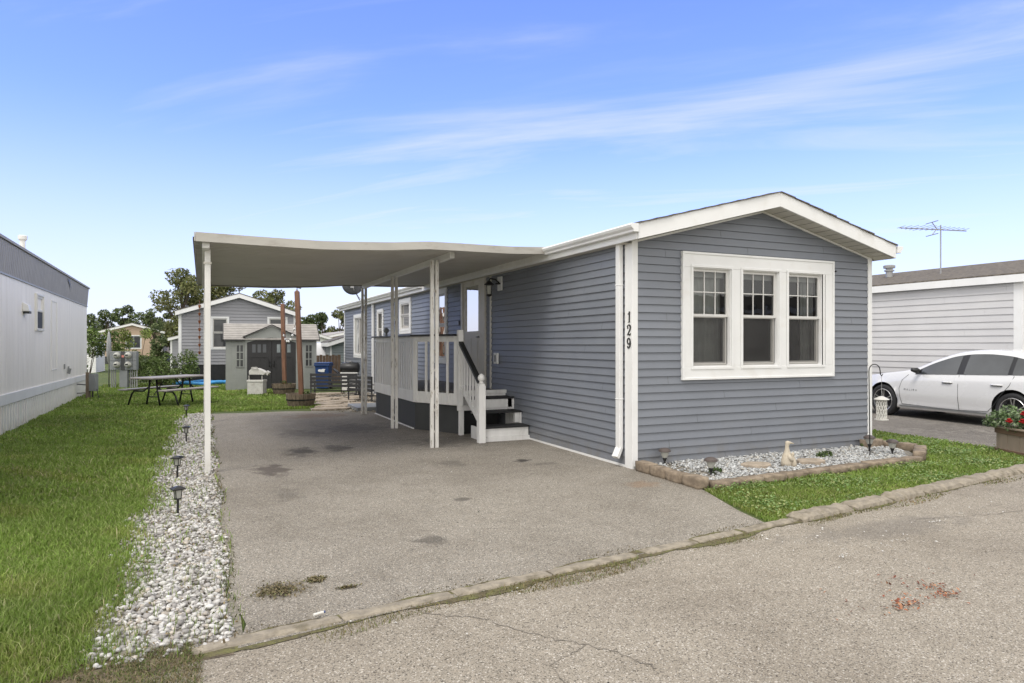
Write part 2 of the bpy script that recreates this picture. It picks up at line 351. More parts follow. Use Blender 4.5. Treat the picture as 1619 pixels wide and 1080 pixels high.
# ground under the grass
m, nt, b = newmat('lawn_soil'); pos = N(nt, 'ShaderNodeNewGeometry').outputs['Position']
c = mix(nt, rng(nt, noise(nt, 14, 6, vec=pos), .35, .65), (0.055, 0.075, 0.018), (0.10, 0.135, 0.03))
c = mix(nt, rng(nt, noise(nt, 0.5, 4, vec=pos), .5, .75, 0, .5), c, (0.14, 0.15, 0.05))
nt.links.new(c, b.inputs['Base Color']); b.inputs['Roughness'].default_value = 0.95; bump(nt, b, noise(nt, 60, 4, vec=pos), .8, .03); M['lawn'] = m
# insect screen
m, nt, b = newmat('insect_screen'); nt.nodes.remove(b)
t = N(nt, 'ShaderNodeBsdfTransparent'); d = N(nt, 'ShaderNodeBsdfDiffuse'); d.inputs[0].default_value = (0.10, 0.10, 0.10, 1)
ms = N(nt, 'ShaderNodeMixShader'); nt.links.new(rng(nt, noise(nt, 3, 4), .3, .7, .30, .45), ms.inputs[0]); nt.links.new(t.outputs[0], ms.inputs[1]); nt.links.new(d.outputs[0], ms.inputs[2])
nt.links.new(ms.outputs[0], nt.nodes['Material Output'].inputs[0]); M['screen'] = m
OIL = (0.045, 0.04, 0.036)
M['drive'] = asphalt('driveway_asphalt', (0.172, 0.158, 0.136), (0.335, 0.308, 0.266), [
  (-4.1, 1.75, .24, .55, .8, (0.085, 0.07, 0.062)), (-3.6, 3.1, .25, .42, .75, OIL), (-3.05, 3.25, .26, .4, .6, OIL), (-3.3, 5.2, .5, .6, .4, OIL), (-2.3, 5.6, .7, .9, .4, OIL),
  (-1.0, 1.12, .14, .13, .9, OIL), (-.85, .75, .2, .12, .35, OIL), (-3.24, -1.98, .15, .2, .55, OIL), (-2.55, -.7, .1, .1, .6, OIL), (-1.9, 1.3, .2, .3, .35, OIL),
  (-2.6, 8.2, .8, .6, .45, (0.2, 0.12, 0.07)), (-.45, -.85, .2, .22, .4, (0.25, 0.15, 0.08)), (-4.1, .2, .15, .4, .3, OIL), (-1.2, 3.3, .8, .8, .35, OIL), (-4.42, -2.6, .2, .22, .35, (0.1, .08, .05))])
M['road'] = asphalt('road_asphalt', (0.195, 0.173, 0.142), (0.385, 0.345, 0.285), [(0.4, -3.2, 1.2, .25, .35, (0.13, .12, .11))])
M['drive2'] = asphalt('neighbour_asphalt', (0.13, 0.122, 0.113), (0.29, 0.27, 0.245), [(7.6, 2.2, 1.2, 2.5, .3, OIL), (7.0, 0.2, 1.0, 1.2, .25, OIL)])

rnd = random.Random(7); npr = np.random.default_rng(11)
KL = lambda x: -2.66+0.1385*x            # the kerb line

M['baresoil'] = mat('bare_dirt', (0.17, 0.135, 0.095), 0.95, 0.4, 14, bmp=0.8, bscale=40, dirt=(0.07, 0.05, 0.035), dirt_amt=0.7, dscale=6)
# ---------------------------------------------------------------- ground, road, driveways
g = MB().quad((-300, -200, -.012), (300, -200, -.012), (300, 400, -.012), (-300, 400, -.012)).build('ground', M['lawn']); tag(g, kind='structure')
rd = MB().quad((-80, KL(-80)-8, -.006), (80, KL(80)-8, -.006), (80, KL(80)+.09, -.006), (-80, KL(-80)+.09, -.006)).build('road', M['road']); tag(rd, kind='structure')
edge = []
for i in range(44):                                   # ragged left edge of the driveway
    y = 9.6-13.0*i/43; edge.append((-4.72+0.035*math.sin(i*1.7)+rnd.uniform(-.03, .03), y, 0))
dp = [(x, y, z) for x, y, z in edge]+[(-.45, KL(-.45)+.02, 0), (-.33, -2.2, 0), (-.03, -1.37, 0), (0.02, 0, 0), (.02, 8.1, 0), (-1.82, 8.25, 0), (-2.3, 9.2, 0), (-3.1, 9.5, 0), (-4.0, 9.45, 0)]
d = MB().quad(*dp).build('driveway', M['drive']); tag(d, kind='structure')
nd = MB().quad((5.75, KL(5.75), -.002), (5.83, -1.27, -.002), (6.22, 1.42, -.002), (6.5, 11.5, -.002), (11.4, 11.5, -.002), (11.4, KL(11.4), -.002)).build('driveway', M['drive2']); tag(nd, kind='structure')
gp = MB().quad((-5.5, -3.45, -.004), (-4.7, -3.35, -.004), (-4.66, 9.6, -.004), (-5.4, 9.9, -.004), (-5.42, 4, -.004)).build('gravel_bed', M['dirtpad']); tag(gp, kind='structure')
pp = MB().quad((-2.6, 9.0, -.003), (-1.8, 8.2, -.003), (.0, 8.15, -.003), (0, 15.5, -.003), (-2.0, 15.5, -.003)).build('path', M['dirtpad']); tag(pp, kind='structure')

def stones(name, pts, smin, smax, palette, z=0.0, seed=1):
    r = np.random.default_rng(seed)
    import bmesh
    bm = bmesh.new(); bmesh.ops.create_icosphere(bm, subdivisions=1, radius=1)
    bv = np.array([v.co[:] for v in bm.verts]); bf = np.array([[v.index for v in f.verts] for f in bm.faces]); bm.free()
    n = len(pts); nv = len(bv); var = [bv*(1+r.uniform(-.28, .28, (nv, 1))) for _ in range(10)]
    V = np.empty((n, nv, 3)); C = np.empty((n, nv, 3)); pal = np.array(palette)
    s = r.uniform(smin, smax, n)*r.choice([.55, .85, 1.0, 1.15], n, p=[.3, .35, .25, .1])
    for i in range(n):
        b_ = var[r.integers(10)]*np.array([r.uniform(.8, 1.25), r.uniform(.6, 1), r.uniform(.4, .7)])*s[i]
        a, t_ = r.uniform(0, 6.28), r.normal(0, .35)
        ca, sa, ct, st = math.cos(a), math.sin(a), math.cos(t_), math.sin(t_)
        x, y, zz = b_[:, 0]*ct+b_[:, 2]*st, b_[:, 1], -b_[:, 0]*st+b_[:, 2]*ct
        V[i, :, 0] = x*ca-y*sa+pts[i][0]; V[i, :, 1] = x*sa+y*ca+pts[i][1]; V[i, :, 2] = zz+z+s[i]*r.uniform(.1, .9)
        C[i] = pal[r.integers(len(pal))]*r.uniform(.82, 1.12)
    F = (bf[None]+(np.arange(n)*nv)[:, None, None]).reshape(-1, 3)
    return npmesh(name, V.reshape(-1, 3), F, M['stone'], col=np.clip(C.reshape(-1, 3), 0, .95))
pts = []
while len(pts) < 13500:
    y = -3.35+13.1*rnd.random()**1.25
    lft = -5.44+.06*math.sin(y*2.1)+.04*math.sin(y*5.3)+(0.1 if y > 5 else 0); x = rnd.uniform(lft-.02, -4.74+.03*math.sin(y*3))
    if y < -3.2 and rnd.random() < .6: continue
    if x < lft+.16 and rnd.random() < .5: continue
    pts.append((x, y))
WP = [(.60, .585, .56), (.55, .535, .51), (.68, .67, .65), (.47, .45, .43), (.38, .36, .345), (.52, .47, .41), (.62, .60, .58), (.30, .285, .27)]
tag(stones('white_gravel', pts, .013, .025, WP, -.006, 3), kind='stuff', label='strip of white and grey landscaping stones beside the driveway', cat='gravel')
pts = []
while len(pts) < 6000:
    x = rnd.uniform(.02, 4.25); y = rnd.uniform(-1.16+max(0, (x-1))*.06, -.01)
    if x > 3.7 and y < -1.0+(x-3.7)*.85: continue
    if x < .8 and y < -0.05-.0 and rnd.random() < .75 and y > -1.0 and x < .55: continue
    pts.append((x, y))
tag(stones('white_gravel', pts, .014, .024, [(.53, .54, .54), (.60, .61, .61), (.42, .43, .43), (.32, .32, .32), (.50, .48, .44)], .035, 4), kind='stuff', label='white stones filling the edged bed under the front window', cat='gravel')
pts = [(rnd.uniform(-2.4, 0), rnd.uniform(8.3, 15)) for _ in range(1500)]
pts = [p for p in pts if p[0] > -2.6+max(0, 9.4-p[1])*1.2]
tag(stones('pea_gravel', pts, .018, .03, [(.50, .44, .36), (.42, .37, .30), (.56, .51, .44)], 0, 5), kind='stuff', label='tan gravel between the flat stones past the porch', cat='gravel')
sb = MB().quad((.0, -1.3, .03), (3.9, -1.05, .03), (4.3, -.6, .03), (4.3, 0, .03), (0, 0, .03)).build('bed_soil', M['dirtpad']); tag(sb, kind='structure')

# kerb: worn concrete pieces, one structure
k = MB(); x = -4.95
while x < 60:
    L = rnd.uniform(.5, .95) if x < 12 else 6
    if x < -.6: hgt, w = .016, .055
    else: hgt, w = .055, .10
    n = 16
    u = Vector((1, .1385, 0)).normalized(); nrm = Vector((-u.y, u.x, 0))
    vs_ = []
    for i in range(n):
        q = x+L*i/(n-1); c = Vector((q, KL(q), 0)); e = .75 if i in (0, n-1) else 1
        j = [rnd.uniform(-.008, .008) for _ in range(6)]; e = (.45 if i in (0, n-1) else 1)*rnd.uniform(.8, 1.12)
        for t_, z_ in ((-w-.01+j[0], -.03), (-w+.012+j[1], hgt*.55*e), (-w*.45+j[2], hgt*e+j[2]*.4), (w*.5+j[3], hgt*e+j[3]*.4), (w+j[4], hgt*.45*e), (w+.015, -.03)):
            vs_.append(c+nrm*t_+Vector((0, 0, z_)))
    fs = [(i*6+a_, i*6+a_+1, (i+1)*6+a_+1, (i+1)*6+a_) for i in range(n-1) for a_ in range(5)]
    fs += [(0, 1, 2, 3, 4, 5), tuple((n-1)*6+i for i in range(5, -1, -1))]
    k.add(vs_, fs); x += L+rnd.choice([.015, .02, .05, .09])
k = k.build('kerb', M['kerb'], smooth=False); tag(k, kind='structure')
# mossy dirt collected along both sides of the kerb
m, nt, b = newmat('verge_dirt'); pos = N(nt, 'ShaderNodeNewGeometry').outputs['Position']
c = mix(nt, rng(nt, noise(nt, 7, 6, .65, vec=pos), .38, .62), (0.13, 0.105, 0.06), (0.16, 0.155, 0.055)); c = mix(nt, rng(nt, noise(nt, 25, 4, vec=pos), .45, .7, 0, .7), c, (0.07, 0.06, 0.04))
nt.links.new(c, b.inputs['Base Color']); b.inputs['Roughness'].default_value = .95; bump(nt, b, noise(nt, 70, 4, vec=pos), .9, .02); M['verge'] = m
_rr = random.Random(99)
_a = [(-5.0+i*.07, KL(-5.0+i*.07)-.105-.045*math.sin(i*.31)*math.sin(i*.083)+_rr.uniform(-.015, .015), -.0015) for i in range(170)]
_b = [(p[0], KL(p[0]), -.0015) for p in reversed(_a)]
o = MB().quad(*(_a+_b)).build('verge', M['verge']); tag(o, kind='structure')
_a = [(-4.75+i*.05, KL(-4.75+i*.05)+.075+.025*math.sin(i*.37)*math.sin(i*.11)+_rr.uniform(-.01, .01), .002) for i in range(92)]
_b = [(p[0], KL(p[0]), .002) for p in reversed(_a)]
o = MB().quad(*(_a+_b)).build('verge', M['verge']); tag(o, kind='structure')
def ribbon(name, pts_, w, z, mt, seed=0):
    r = random.Random(seed); mb = MB(); P = []
    for a_, b_ in zip(pts_[:-1], pts_[1:]):
        for i in range(10):
            t_ = i/10; P.append(Vector((a_[0]+(b_[0]-a_[0])*t_+r.uniform(-.018, .018), a_[1]+(b_[1]-a_[1])*t_+r.uniform(-.018, .018), z)))
    vs_ = []
    for i, p in enumerate(P):
        t_ = (P[min(i+1, len(P)-1)]-P[max(i-1, 0)]).normalized(); n_ = Vector((-t_.y, t_.x, 0))*w*r.uniform(.3, 1)
        vs_ += [p-n_, p+n_]
    mb.add(vs_, [(2*i, 2*i+1, 2*i+3, 2*i+2) for i in range(len(P)-1)])
    o = mb.build(name, mt); tag(o, kind='structure'); return o
M['crack'] = mat('crack_fill', (0.17, 0.15, 0.125), 0.95, 0.4, 20)
ribbon('road_crack', [(-3.72, -3.35), (-3.45, -3.55), (-3.22, -3.95), (-3.0, -4.2), (-2.9, -4.5)], .0045, -.003, M['crack'], 1)
ribbon('road_crack', [(-3.1, -4.1), (-3.35, -4.2), (-3.4, -4.5)], .003, -.003, M['crack'], 2)
ribbon('road_crack', [(.9, -3.1), (1.6, -3.25), (2.3, -3.35), (3.4, -3.3), (4.6, -3.1)], .004, -.003, M['crack'], 3)

# ---------------------------------------------------------------- siding, windows
def siding(mb, u0, u1, z0, z1, openings=(), top=None, ex=.1016, out=.019):
    """lap courses in the local plane y=0 facing -y; openings (ua,ub,za,zb); top(z)->(ua,ub) clips a gable"""
    z = z0; kk = 0
    while z < z1-1e-4:
        za, zb = z, min(z+ex, z1); kk += 1
        cuts = sorted({za, zb} | {q for o in openings for q in (o[2], o[3]) if za < q < zb})
        for a, b in zip(cuts[:-1], cuts[1:]):
            iv = [(u0, u1)] if top is None else [(max(u0, top(a)[0]), min(u1, top(a)[1]))]
            for o in openings:
                if o[2] < b-1e-5 and o[3] > a+1e-5:
                    nw = []
                    for p, q in iv:
                        if o[0] > p: nw.append((p, min(q, o[0])))
                        if o[1] < q: nw.append((max(p, o[1]), q))
                    iv = [w for w in nw if w[1]-w[0] > 1e-3]
            ya = -out*(1-(a-za)/ex); yb = -out*(1-(b-za)/ex)
            iv2 = []
            for p, q in iv:                       # panels overlap every 3.66 m, staggered course by course
                ju = p+((kk*1.37+u0*.7) % 3.66)
                while ju < q-.12:
                    if ju-p > .12: iv2.append((p, ju)); p = ju+.003
                    ju += 3.66
                iv2.append((p, q))
            for p, q in iv2:
                if q <= p: continue
                mb.quad((p, ya, a), (q, ya, a), (q, yb, b), (p, yb, b))
                if a == za:
                    mb.quad((p, ya, a), (p, -.001, a-.006), (q, -.001, a-.006), (q, ya, a))
        z = zb
def frame(mb, u0, u1, z0, z1, w, y0, y1, wb=None, wt=None):
    """picture frame of four butted boards"""
    wb = wb or w; wt = wt or w
    mb.box((u0, y0, z0), (u1, y1, z0+wb)); mb.box((u0, y0, z1-wt), (u1, y1, z1))
    mb.box((u0, y0, z0+wb), (u0+w, y1, z1-wt)); mb.box((u1-w, y0, z0+wb), (u1, y1, z1-wt))
def window(par, F, u0, u1, z0, z1, w=.12, kind='hung', mats=None, label=None, deep=.05, dark=False):
    """casing board with a sash window inside; local -y is outside"""
    mt = mats or M['white']
    mb = MB(F); frame(mb, u0, u1, z0, z1, w, -.035, deep)
    frame(mb, u0+w*.55, u1-w*.55, z0+w*.55, z1-w*.55, w*.2, -.042, -.034)
    fr = mb.build('window', mt, par, bevel=.003)
    if label: fr['label'] = label
    a, b, c, d_ = u0+w, u1-w, z0+w, z1-w; s = min(.04, (b-a)*.12)
    mb = MB(F)
    if kind == 'hung':
        zm = (c+d_)/2; frame(mb, a, b, c, zm+.02, s, .0, .03); frame(mb, a, b, zm+.0205, d_, s, -.02, .01)
    elif kind == 'slider':
        um = (a+b)/2; frame(mb, a, um+.02, c, d_, s, .0, .03); frame(mb, um+.0205, b, c, d_, s, -.02, .01)
    else: frame(mb, a, b, c, d_, s, -.01, .02)
    mb.build('sash', M['sash'] if mats is None else mt, fr)
    MB(F).quad((a+s*.5, .015, c+s*.5), (b-s*.5, .015, c+s*.5), (b-s*.5, .015, d_-s*.5), (a+s*.5, .015, d_-s*.5)).build('pane', M['dgl'] if dark else M['glass'], fr)
    return fr

# ---------------------------------------------------------------- the slate blue mobile home
home = thing('mobile_home', 'slate blue mobile home with white trim, three-part front window and house number 129', 'mobile home')
W, LEN = 4.27, 18.97
OPF = [(.91, 1.55, 1.26, 2.56), (1.75, 2.40, 1.26, 2.56), (2.58, 3.24, 1.26, 2.56)]
zt = lambda z: ((z-2.846)/.255, W-(z-2.846)/.255) if z > 2.846 else (0, W)
F0 = Matrix.Identity(4); FL = Fr((0, 0, 0), -90)       # FL: local u=-t along the left wall, outside = -X
mb = MB(F0); siding(mb, .06, W-.06, .03, 3.40, [(.80, 3.41, 1.15, 2.70)], zt); mb.build('front_wall', M['siding'], home)
wins = [(15.45, 17.15, 1.10, 2.60, .13), (12.86, 13.62, 1.35, 2.62, .10), (9.90, 11.0, 1.84, 2.77, .13), (7.06, 7.95, 1.13, 2.81, .12)]
ops = [(-b_+.04, -a_-.04, c_+.04, d_-.04) for a_, b_, c_, d_, _ in wins]+[(-6.08, -4.80, .70, 2.90)]
mb = MB(FL); siding(mb, -LEN+.05, -.13, .03, 2.90, ops); mb.build('side_wall', M['siding'], home)
mb = MB(); mb.box((.02, LEN-.02, 0), (W-.02, LEN, 2.84)); mb.box((W-.02, .02, 0), (W-.001, LEN-.02, 2.85)); mb.build('back_wall', M['siding'], home)
mb = MB(FL); mb.box((-LEN+.1, -.02, -.005), (-.13, -.001, .03)); mb.build('starter_strip', M['white'], home)
# corner trims
mb = MB(); mb.ext([(-.022, -.022), (.065, -.022), (.065, .0), (0, 0), (0, .14), (-.022, .14)], (0, 0, 2.93), (0, 0, -.005), (1, 0, 0), (0, 1, 0)); mb.build('corner_trim', M['white'], home, bevel=.004)
mb = MB(); mb.ext([(W+.022, -.022), (W-.065, -.022), (W-.065, 0), (W, 0), (W, .1), (W+.022, .1)], (0, 0, 2.9), (0, 0, -.005), (1, 0, 0), (0, 1, 0)); mb.build('corner_trim', M['white'], home, bevel=.004)
mb = MB(); mb.box((-.022, LEN-.10, 0), (.0, LEN+.02, 2.9)); mb.build('corner_trim', M['white'], home, bevel=.004)
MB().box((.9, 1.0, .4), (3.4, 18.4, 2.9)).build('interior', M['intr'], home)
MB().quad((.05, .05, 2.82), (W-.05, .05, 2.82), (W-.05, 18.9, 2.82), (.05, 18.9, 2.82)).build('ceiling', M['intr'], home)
M['sashw'] = mat('sash_light', (0.62, 0.61, 0.59), 0.45, 0.04, 3)
# front window: one big casing, three double-hung sashes
fw_ = MB(); frame(fw_, .74, 3.47, 1.09, 2.76, .17, -.04, .0, .17, .20)
fw_.box((1.55, -.036, 1.26), (1.75, 0, 2.56)); fw_.box((2.40, -.036, 1.26), (2.58, 0, 2.56))
frame(fw_, .74, 3.47, 1.09, 2.76, .03, -.052, -.04)
for a, b, c, d_ in OPF:
    frame(fw_, a-.035, b+.035, c-.035, d_+.035, .035, -.050, -.0405); frame(fw_, a, b, c, d_, .012, -.03, .09)
fwin = fw_.build('front_window', M['white'], home, bevel=.004); fwin['label'] = 'wide white-cased window with three sashes'
for i, (a, b, c, d_) in enumerate(OPF):
    a += .012; b -= .012; c += .012; d_ -= .012; zm = 1.94
    mb = MB(); frame(mb, a, b, zm-.02, d_, .035, .005, .035); us = MB()
    for q in (1, 2): uu = a+.035+(b-a-.07)*q/3; mb.box((uu-.0065, .012, zm+.015), (uu+.0065, .028, d_-.035))
    zz = (zm+d_)/2; mb.box((a+.035, .010, zz-.0065), (b-.035, .030, zz+.0065))
    s1 = mb.build('upper_sash', M['sashw'], fwin)
    mb = MB(); frame(mb, a, b, c, zm+.02, .05, .040, .07); s2 = mb.build('lower_sash', M['sash'], fwin)
    mb = MB(); frame(mb, a+.005, b-.03, c+.02, zm-.02, .012, .018, .026); mb.build('screen_frame', M['sash'], fwin)
    MB().quad((a, .022, zm), (b, .022, zm), (b, .022, d_), (a, .022, d_)).build('pane', M['glass'], s1)
    MB().quad((a, .055, c), (b, .055, c), (b, .055, zm), (a, .055, zm)).build('pane', M['glass'], s2)
    MB().quad((a, .022, c+.02), (b, .022, c+.02), (b, .022, zm-.02), (a, .022, zm-.02)).build('insect_screen', M['screen'], fwin)
    mb = MB(); mb.box((a, .09, d_-.10), (b, .13, d_)); mb.build('blind', M['curtain'], fwin)
    cu = MB(); x0, x1 = (a-.06, b+.02) if i == 0 else ((a-.1, a+.12) if i == 1 else (b-.2, b+.05)); n = 28; vs_ = []
    for q in range(n+1):
        x = x0+(x1-x0)*q/n; y = .17+.025*math.sin(q*1.9)+.01*math.sin(q*.7); vs_ += [(x, y, 1.1), (x, y+.01, 2.7)]
    cu.add(vs_, [(2*q, 2*q+2, 2*q+3, 2*q+1) for q in range(n)]); cu.build('curtain', M['curtain'], fwin, smooth=True)
for a_, b_, c_, d_, w_ in wins: window(home, FL, -b_, -a_, c_, d_, w_, 'hung' if b_ < 17 else 'slider')
for a_, b_, c_, d_, w_ in wins[2:3]+wins[:1]:
    MB(FL).box((-b_+w_, .1, d_-w_-.5), (-a_-w_, .12, d_-w_)).build('blind', M['curtain'], home)
# roof
def zr(x): return 3.59-.255*abs(x-2.135)
Y0, Y1 = -.33, LEN+.3
rf = MB()
for s in (-1, 1):
    xe = 2.135+s*2.285
    for j in range(9):                               # shingle courses along the slope, a little uneven at the rake
        xa = 2.135+s*2.285*(j+1)/9; xb = 2.135+s*2.285*j/9; e = rnd.uniform(-.012, .01)
        z_a, z_b = zr(xa)+.016, zr(xb)+.006
        rf.add([(xa, Y0-.02+e, z_a-.018), (xb, Y0-.02+e, z_b-.012), (xb, Y1, z_b-.012), (xa, Y1, z_a-.018), (xa, Y0-.02+e, z_a), (xb, Y0-.02+e, z_b), (xb, Y1, z_b), (xa, Y1, z_a)],
               [(0,3,2,1),(4,5,6,7),(0,1,5,4),(1,2,6,5),(2,3,7,6),(3,0,4,7)])
roof = rf.build('roof', M['shingle'], home)
mb = MB()
for s in (-1, 1):
    xe = 2.135+s*2.27
    mb.ext([(2.135, 3.588), (xe, zr(xe)-.002), (xe, zr(xe)-.19), (2.135, 3.395)], (0, .035, 0), (0, Y0, 0))
    mb.box((xe-.012, Y0+.036, zr(xe)-.19), (xe+.012, Y1, zr(xe)-.004))
mb.build('fascia', M['white'], roof, bevel=.003)
mb = MB(); 
for s in (-1, 1):
    n = 14
    for j in range(n):
        xa = 2.135+s*2.25*j/n; xb = 2.135+s*2.25*(j+1)/n; mid = xa+(xb-xa)*.94
        mb.quad((xa, Y0+.03, zr(xa)-.195), (mid, Y0+.03, zr(mid)-.195), (mid, .0, zr(mid)-.195), (xa, .0, zr(xa)-.195))
        mb.quad((mid, Y0+.03, zr(mid)-.195), (mid, Y0+.03, zr(mid)-.183), (mid, 0, zr(mid)-.183), (mid, 0, zr(mid)-.195))
        mb.quad((mid, Y0+.03, zr(mid)-.183), (xb, Y0+.03, zr(xb)-.183), (xb, 0, zr(xb)-.183), (mid, 0, zr(mid)-.183))
mb.quad((-.13, 0, 2.82), (0, 0, 2.82), (0, LEN, 2.82), (-.13, LEN, 2.82)); mb.quad((W, 0, 2.82), (W+.13, 0, 2.82), (W+.13, LEN, 2.82), (W, LEN, 2.82))
mb.build('soffit', M['cream'], roof)
mb = MB()                                          # frieze strips where wall meets soffit
for s in (-1, 1):
    xa = 2.135; xb = 2.135+s*2.07
    mb.ext([(xa, zr(xa)-.199), (xb, zr(xb)-.199), (xb, zr(xb)-.225), (xa, zr(xa)-.225)], (0, .02, 0), (0, -.024, 0))
mb.box((-.026, .14, 2.855), (-.002, LEN, 2.955)); mb.build('frieze_trim', M['white'], home)
def gutter(y0, y1, x, s, name='gutter'):
    mb = MB(); prof = [(0, .0), (-.105, 0), (-.12, -.02), (-.105, -.05), (-.075, -.075), (-.07, -.10), (0, -.10)]
    mb.ext([(p*s, q) for p, q in prof], (0, y1-y0, 0), (x, y0, 3.0)); return mb.build(name, M['white'], home, bevel=.003)
gutter(-.35, 2.0, -.148, 1); gutter(8.5, LEN+.3, -.148, 1); gutter(-.35, LEN+.3, 4.418, -1)
mb = MB(); mb.box((-.085, .17, .22), (-.025, .26, 2.92)); mb.box((-.15, .165, 2.86), (-.02, .265, 2.94))
for z in (.85, 2.30): mb.box((-.089, .166, z), (-.021, .264, z+.018))
mb.bar((-.055, .215, .235), (-.13, .19, .12), .088, .06, (0, 0, 1)); mb.build('downspout', M['white'], home, bevel=.006)
mb = MB(); mb.box((-.085, 13.98, .05), (-.025, 14.1, 2.92)); mb.build('downspout', M['white'], home, bevel=.005)
# entry door at the porch
mb = MB(FL); frame(mb, -6.12, -4.98, .72, 2.93, .10, -.045, .02, .03, .09); mb.box((-4.978, -.05, .72), (-4.80, .03, 2.93))
mb.box((-4.60, -.03, .05), (-4.55, -.001, 2.86)); dfr = mb.build('door_frame', M['cream'], home, bevel=.004)
MB(FL).box((-4.798, -.012, .03), (-4.602, -.002, 2.86)).build('filler_panel', M['siding'], home)
mb = MB(FL); u0, u1, z0, z1 = -6.015, -5.085, .755, 2.835
frame(mb, u0, u1, z0, z1, .11, -.02, .025, 1.06, .12)
for q in (0, 1):
    a = u0+.14+q*.335; mb.box((a, -.028, z0+.12), (a+.305, -.021, z0+.92))
door = mb.build('door', M['cream'], home, bevel=.004)
MB(FL).quad((u0+.1, .0, z0+1.04), (u1-.1, .0, z0+1.04), (u1-.1, .0, z1-.11), (u0+.1, .0, z1-.11)).build('pane', glassmat('door_glass', (.4, .42, .45), .06), door)
MB(FL).quad((u0+.05, .2, z0), (u1-.05, .2, z0), (u1-.05, .2, z1), (u0+.05, .2, z1)).build('inner_door', M['grey5'], door)
mb = MB(FL); mb.tube([(u1-.06, -.06, 1.70), (u1-.12, -.06, 1.70)], .012); mb.tube([(u1-.06, -.02, 1.70), (u1-.06, -.065, 1.70)], .018); mb.build('handle', M['galv'], door)
# wall lantern, outlet, bell
mb = MB(); mb.box((-.045, 4.02, 2.52), (-.013, 4.20, 2.77)); wl_ = mb.build('wall_lamp', M['white'], home, bevel=.008)
mb = MB(); mb.tube([(-.05, 4.11, 2.66), (-.12, 4.11, 2.72), (-.22, 4.11, 2.73), (-.24, 4.11, 2.69)], .014)
mb.lathe([(.02, .09), (.035, .075), (.085, .03), (.09, .015), (.06, .01)], (-.24, 4.11, 2.60)); mb.lathe([(.01, -.035), (.04, -.02), (.05, 0), (.045, .01)], (-.24, 4.11, 2.44)); mb.lathe([(.062, -.07), (.068, -.058), (.062, -.045)], (-.05, 4.11, 2.70))
for a in range(4):
    w_ = a*math.pi/2+.4; mb.tube([(-.24+.05*math.cos(w_), 4.11+.05*math.sin(w_), 2.44), (-.24+.068*math.cos(w_), 4.11+.068*math.sin(w_), 2.61)], .005)
mb.build('lantern', M['black'], wl_, smooth=False)
MB().lathe([(.04, 0), (.055, .15)], (-.24, 4.11, 2.45), cap=False).build('lamp_glass', M['aglass'], wl_, smooth=True)
mb = MB(); mb.box((-.05, 4.20, 1.20), (-.013, 4.37, 1.40)); ob = mb.build('outlet_box', M['white'], home, bevel=.008)
MB().box((-.056, 4.25, 1.24), (-.0505, 4.32, 1.36)).build('outlet', M['util'], ob)
MB().box((-.03, 6.25, 1.95), (-.013, 6.32, 2.05)).build('doorbell', M['black'], home, bevel=.003)
MB().lathe([(.012, 0), (.012, .03)], (0, 0, 0), 8).build('hook', M['black'], home).matrix_local = Matrix.Translation((3.52, -.01, 2.62)) @ Matrix.Rotation(R(90), 4, 'X')
# house number: fat-and-thin digits on the left face of the corner board
def stroke(mb, P, Wd, x):
    pts_ = [Vector((p[0], p[1])) for p in P]; n = len(pts_); L = []; Rr = []
    for i, p in enumerate(pts_):
        t_ = (pts_[min(i+1, n-1)]-pts_[max(i-1, 0)]).normalized(); nn = Vector((-t_.y, t_.x))*Wd[i]/2
        L.append(p+nn); Rr.append(p-nn)
    for i in range(n-1):
        a, b, c, d_ = L[i], L[i+1], Rr[i+1], Rr[i]
        vs_ = [(x, -q.x, q.y) for q in (a, b, c, d_)]+[(x-.006, -q.x, q.y) for q in (a, b, c, d_)]
        mb.add(vs_, [(0,1,2,3),(7,6,5,4),(0,4,5,1),(1,5,6,2),(2,6,7,3),(3,7,4,0)])
def arc(cx_, cy_, rx, ry, a0, a1, n=12): return [(cx_+rx*math.cos(R(a0+(a1-a0)*i/n)), cy_+ry*math.sin(R(a0+(a1-a0)*i/n))) for i in range(n+1)]
def digit(ch, u, z, h=.135):
    mb = MB(); s = h
    def T(P): return [(u+p[0]*s, z+p[1]*s) for p in P]
    if ch == '1':
        stroke(mb, T([(.10, 1), (.06, .02)]), [.2*s, .17*s], -.023); stroke(mb, T([(-.14, .74), (.04, .88), (.14, 1)]), [.05*s, .1*s, .06*s], -.0235); stroke(mb, T([(-.12, .0), (.06, .04), (.2, .02)]), [.05*s, .09*s, .05*s], -.0235)
    if ch == '2':
        P = arc(0, .73, .25, .25, 165, -20, 14)+[(.12, .45), (-.1, .22), (-.26, .04)]; wd_ = [.16, .15, .09, .08, .08, .09, .11, .14, .17, .19, .2, .2, .2, .2, .2, .17, .1, .06]
        stroke(mb, T(P), [w*s for w in wd_], -.023); stroke(mb, T([(-.28, .05), (-.1, .13), (.1, .06), (.24, .07), (.3, .22)]), [.08*s, .14*s, .17*s, .13*s, .05*s], -.0235)
        stroke(mb, T(arc(-.17, .70, .05, .05, 0, 360, 8)), [.08*s]*9, -.0237)
    if ch == '9':
        stroke(mb, T(arc(-.02, .69, .22, .27, 0, 360, 20)), [(.11+.06*abs(math.cos(2*math.pi*i/20)))*s for i in range(21)], -.023)
        stroke(mb, T([(.22, .72), (.24, .5), (.18, .25), (.04, .08), (-.1, .04), (-.2, .12)]), [.17*s, .2*s, .19*s, .14*s, .09*s, .08*s], -.0235); stroke(mb, T(arc(-.18, .17, .05, .05, 0, 360, 8)), [.09*s]*9, -.0237)
    dg = mb.build('house_number', M['black'], home); dg['label'] = 'black figure '+ch; return dg
digit('1', -.045, 1.83); digit('2', -.045, 1.665); digit('9', -.045, 1.50)

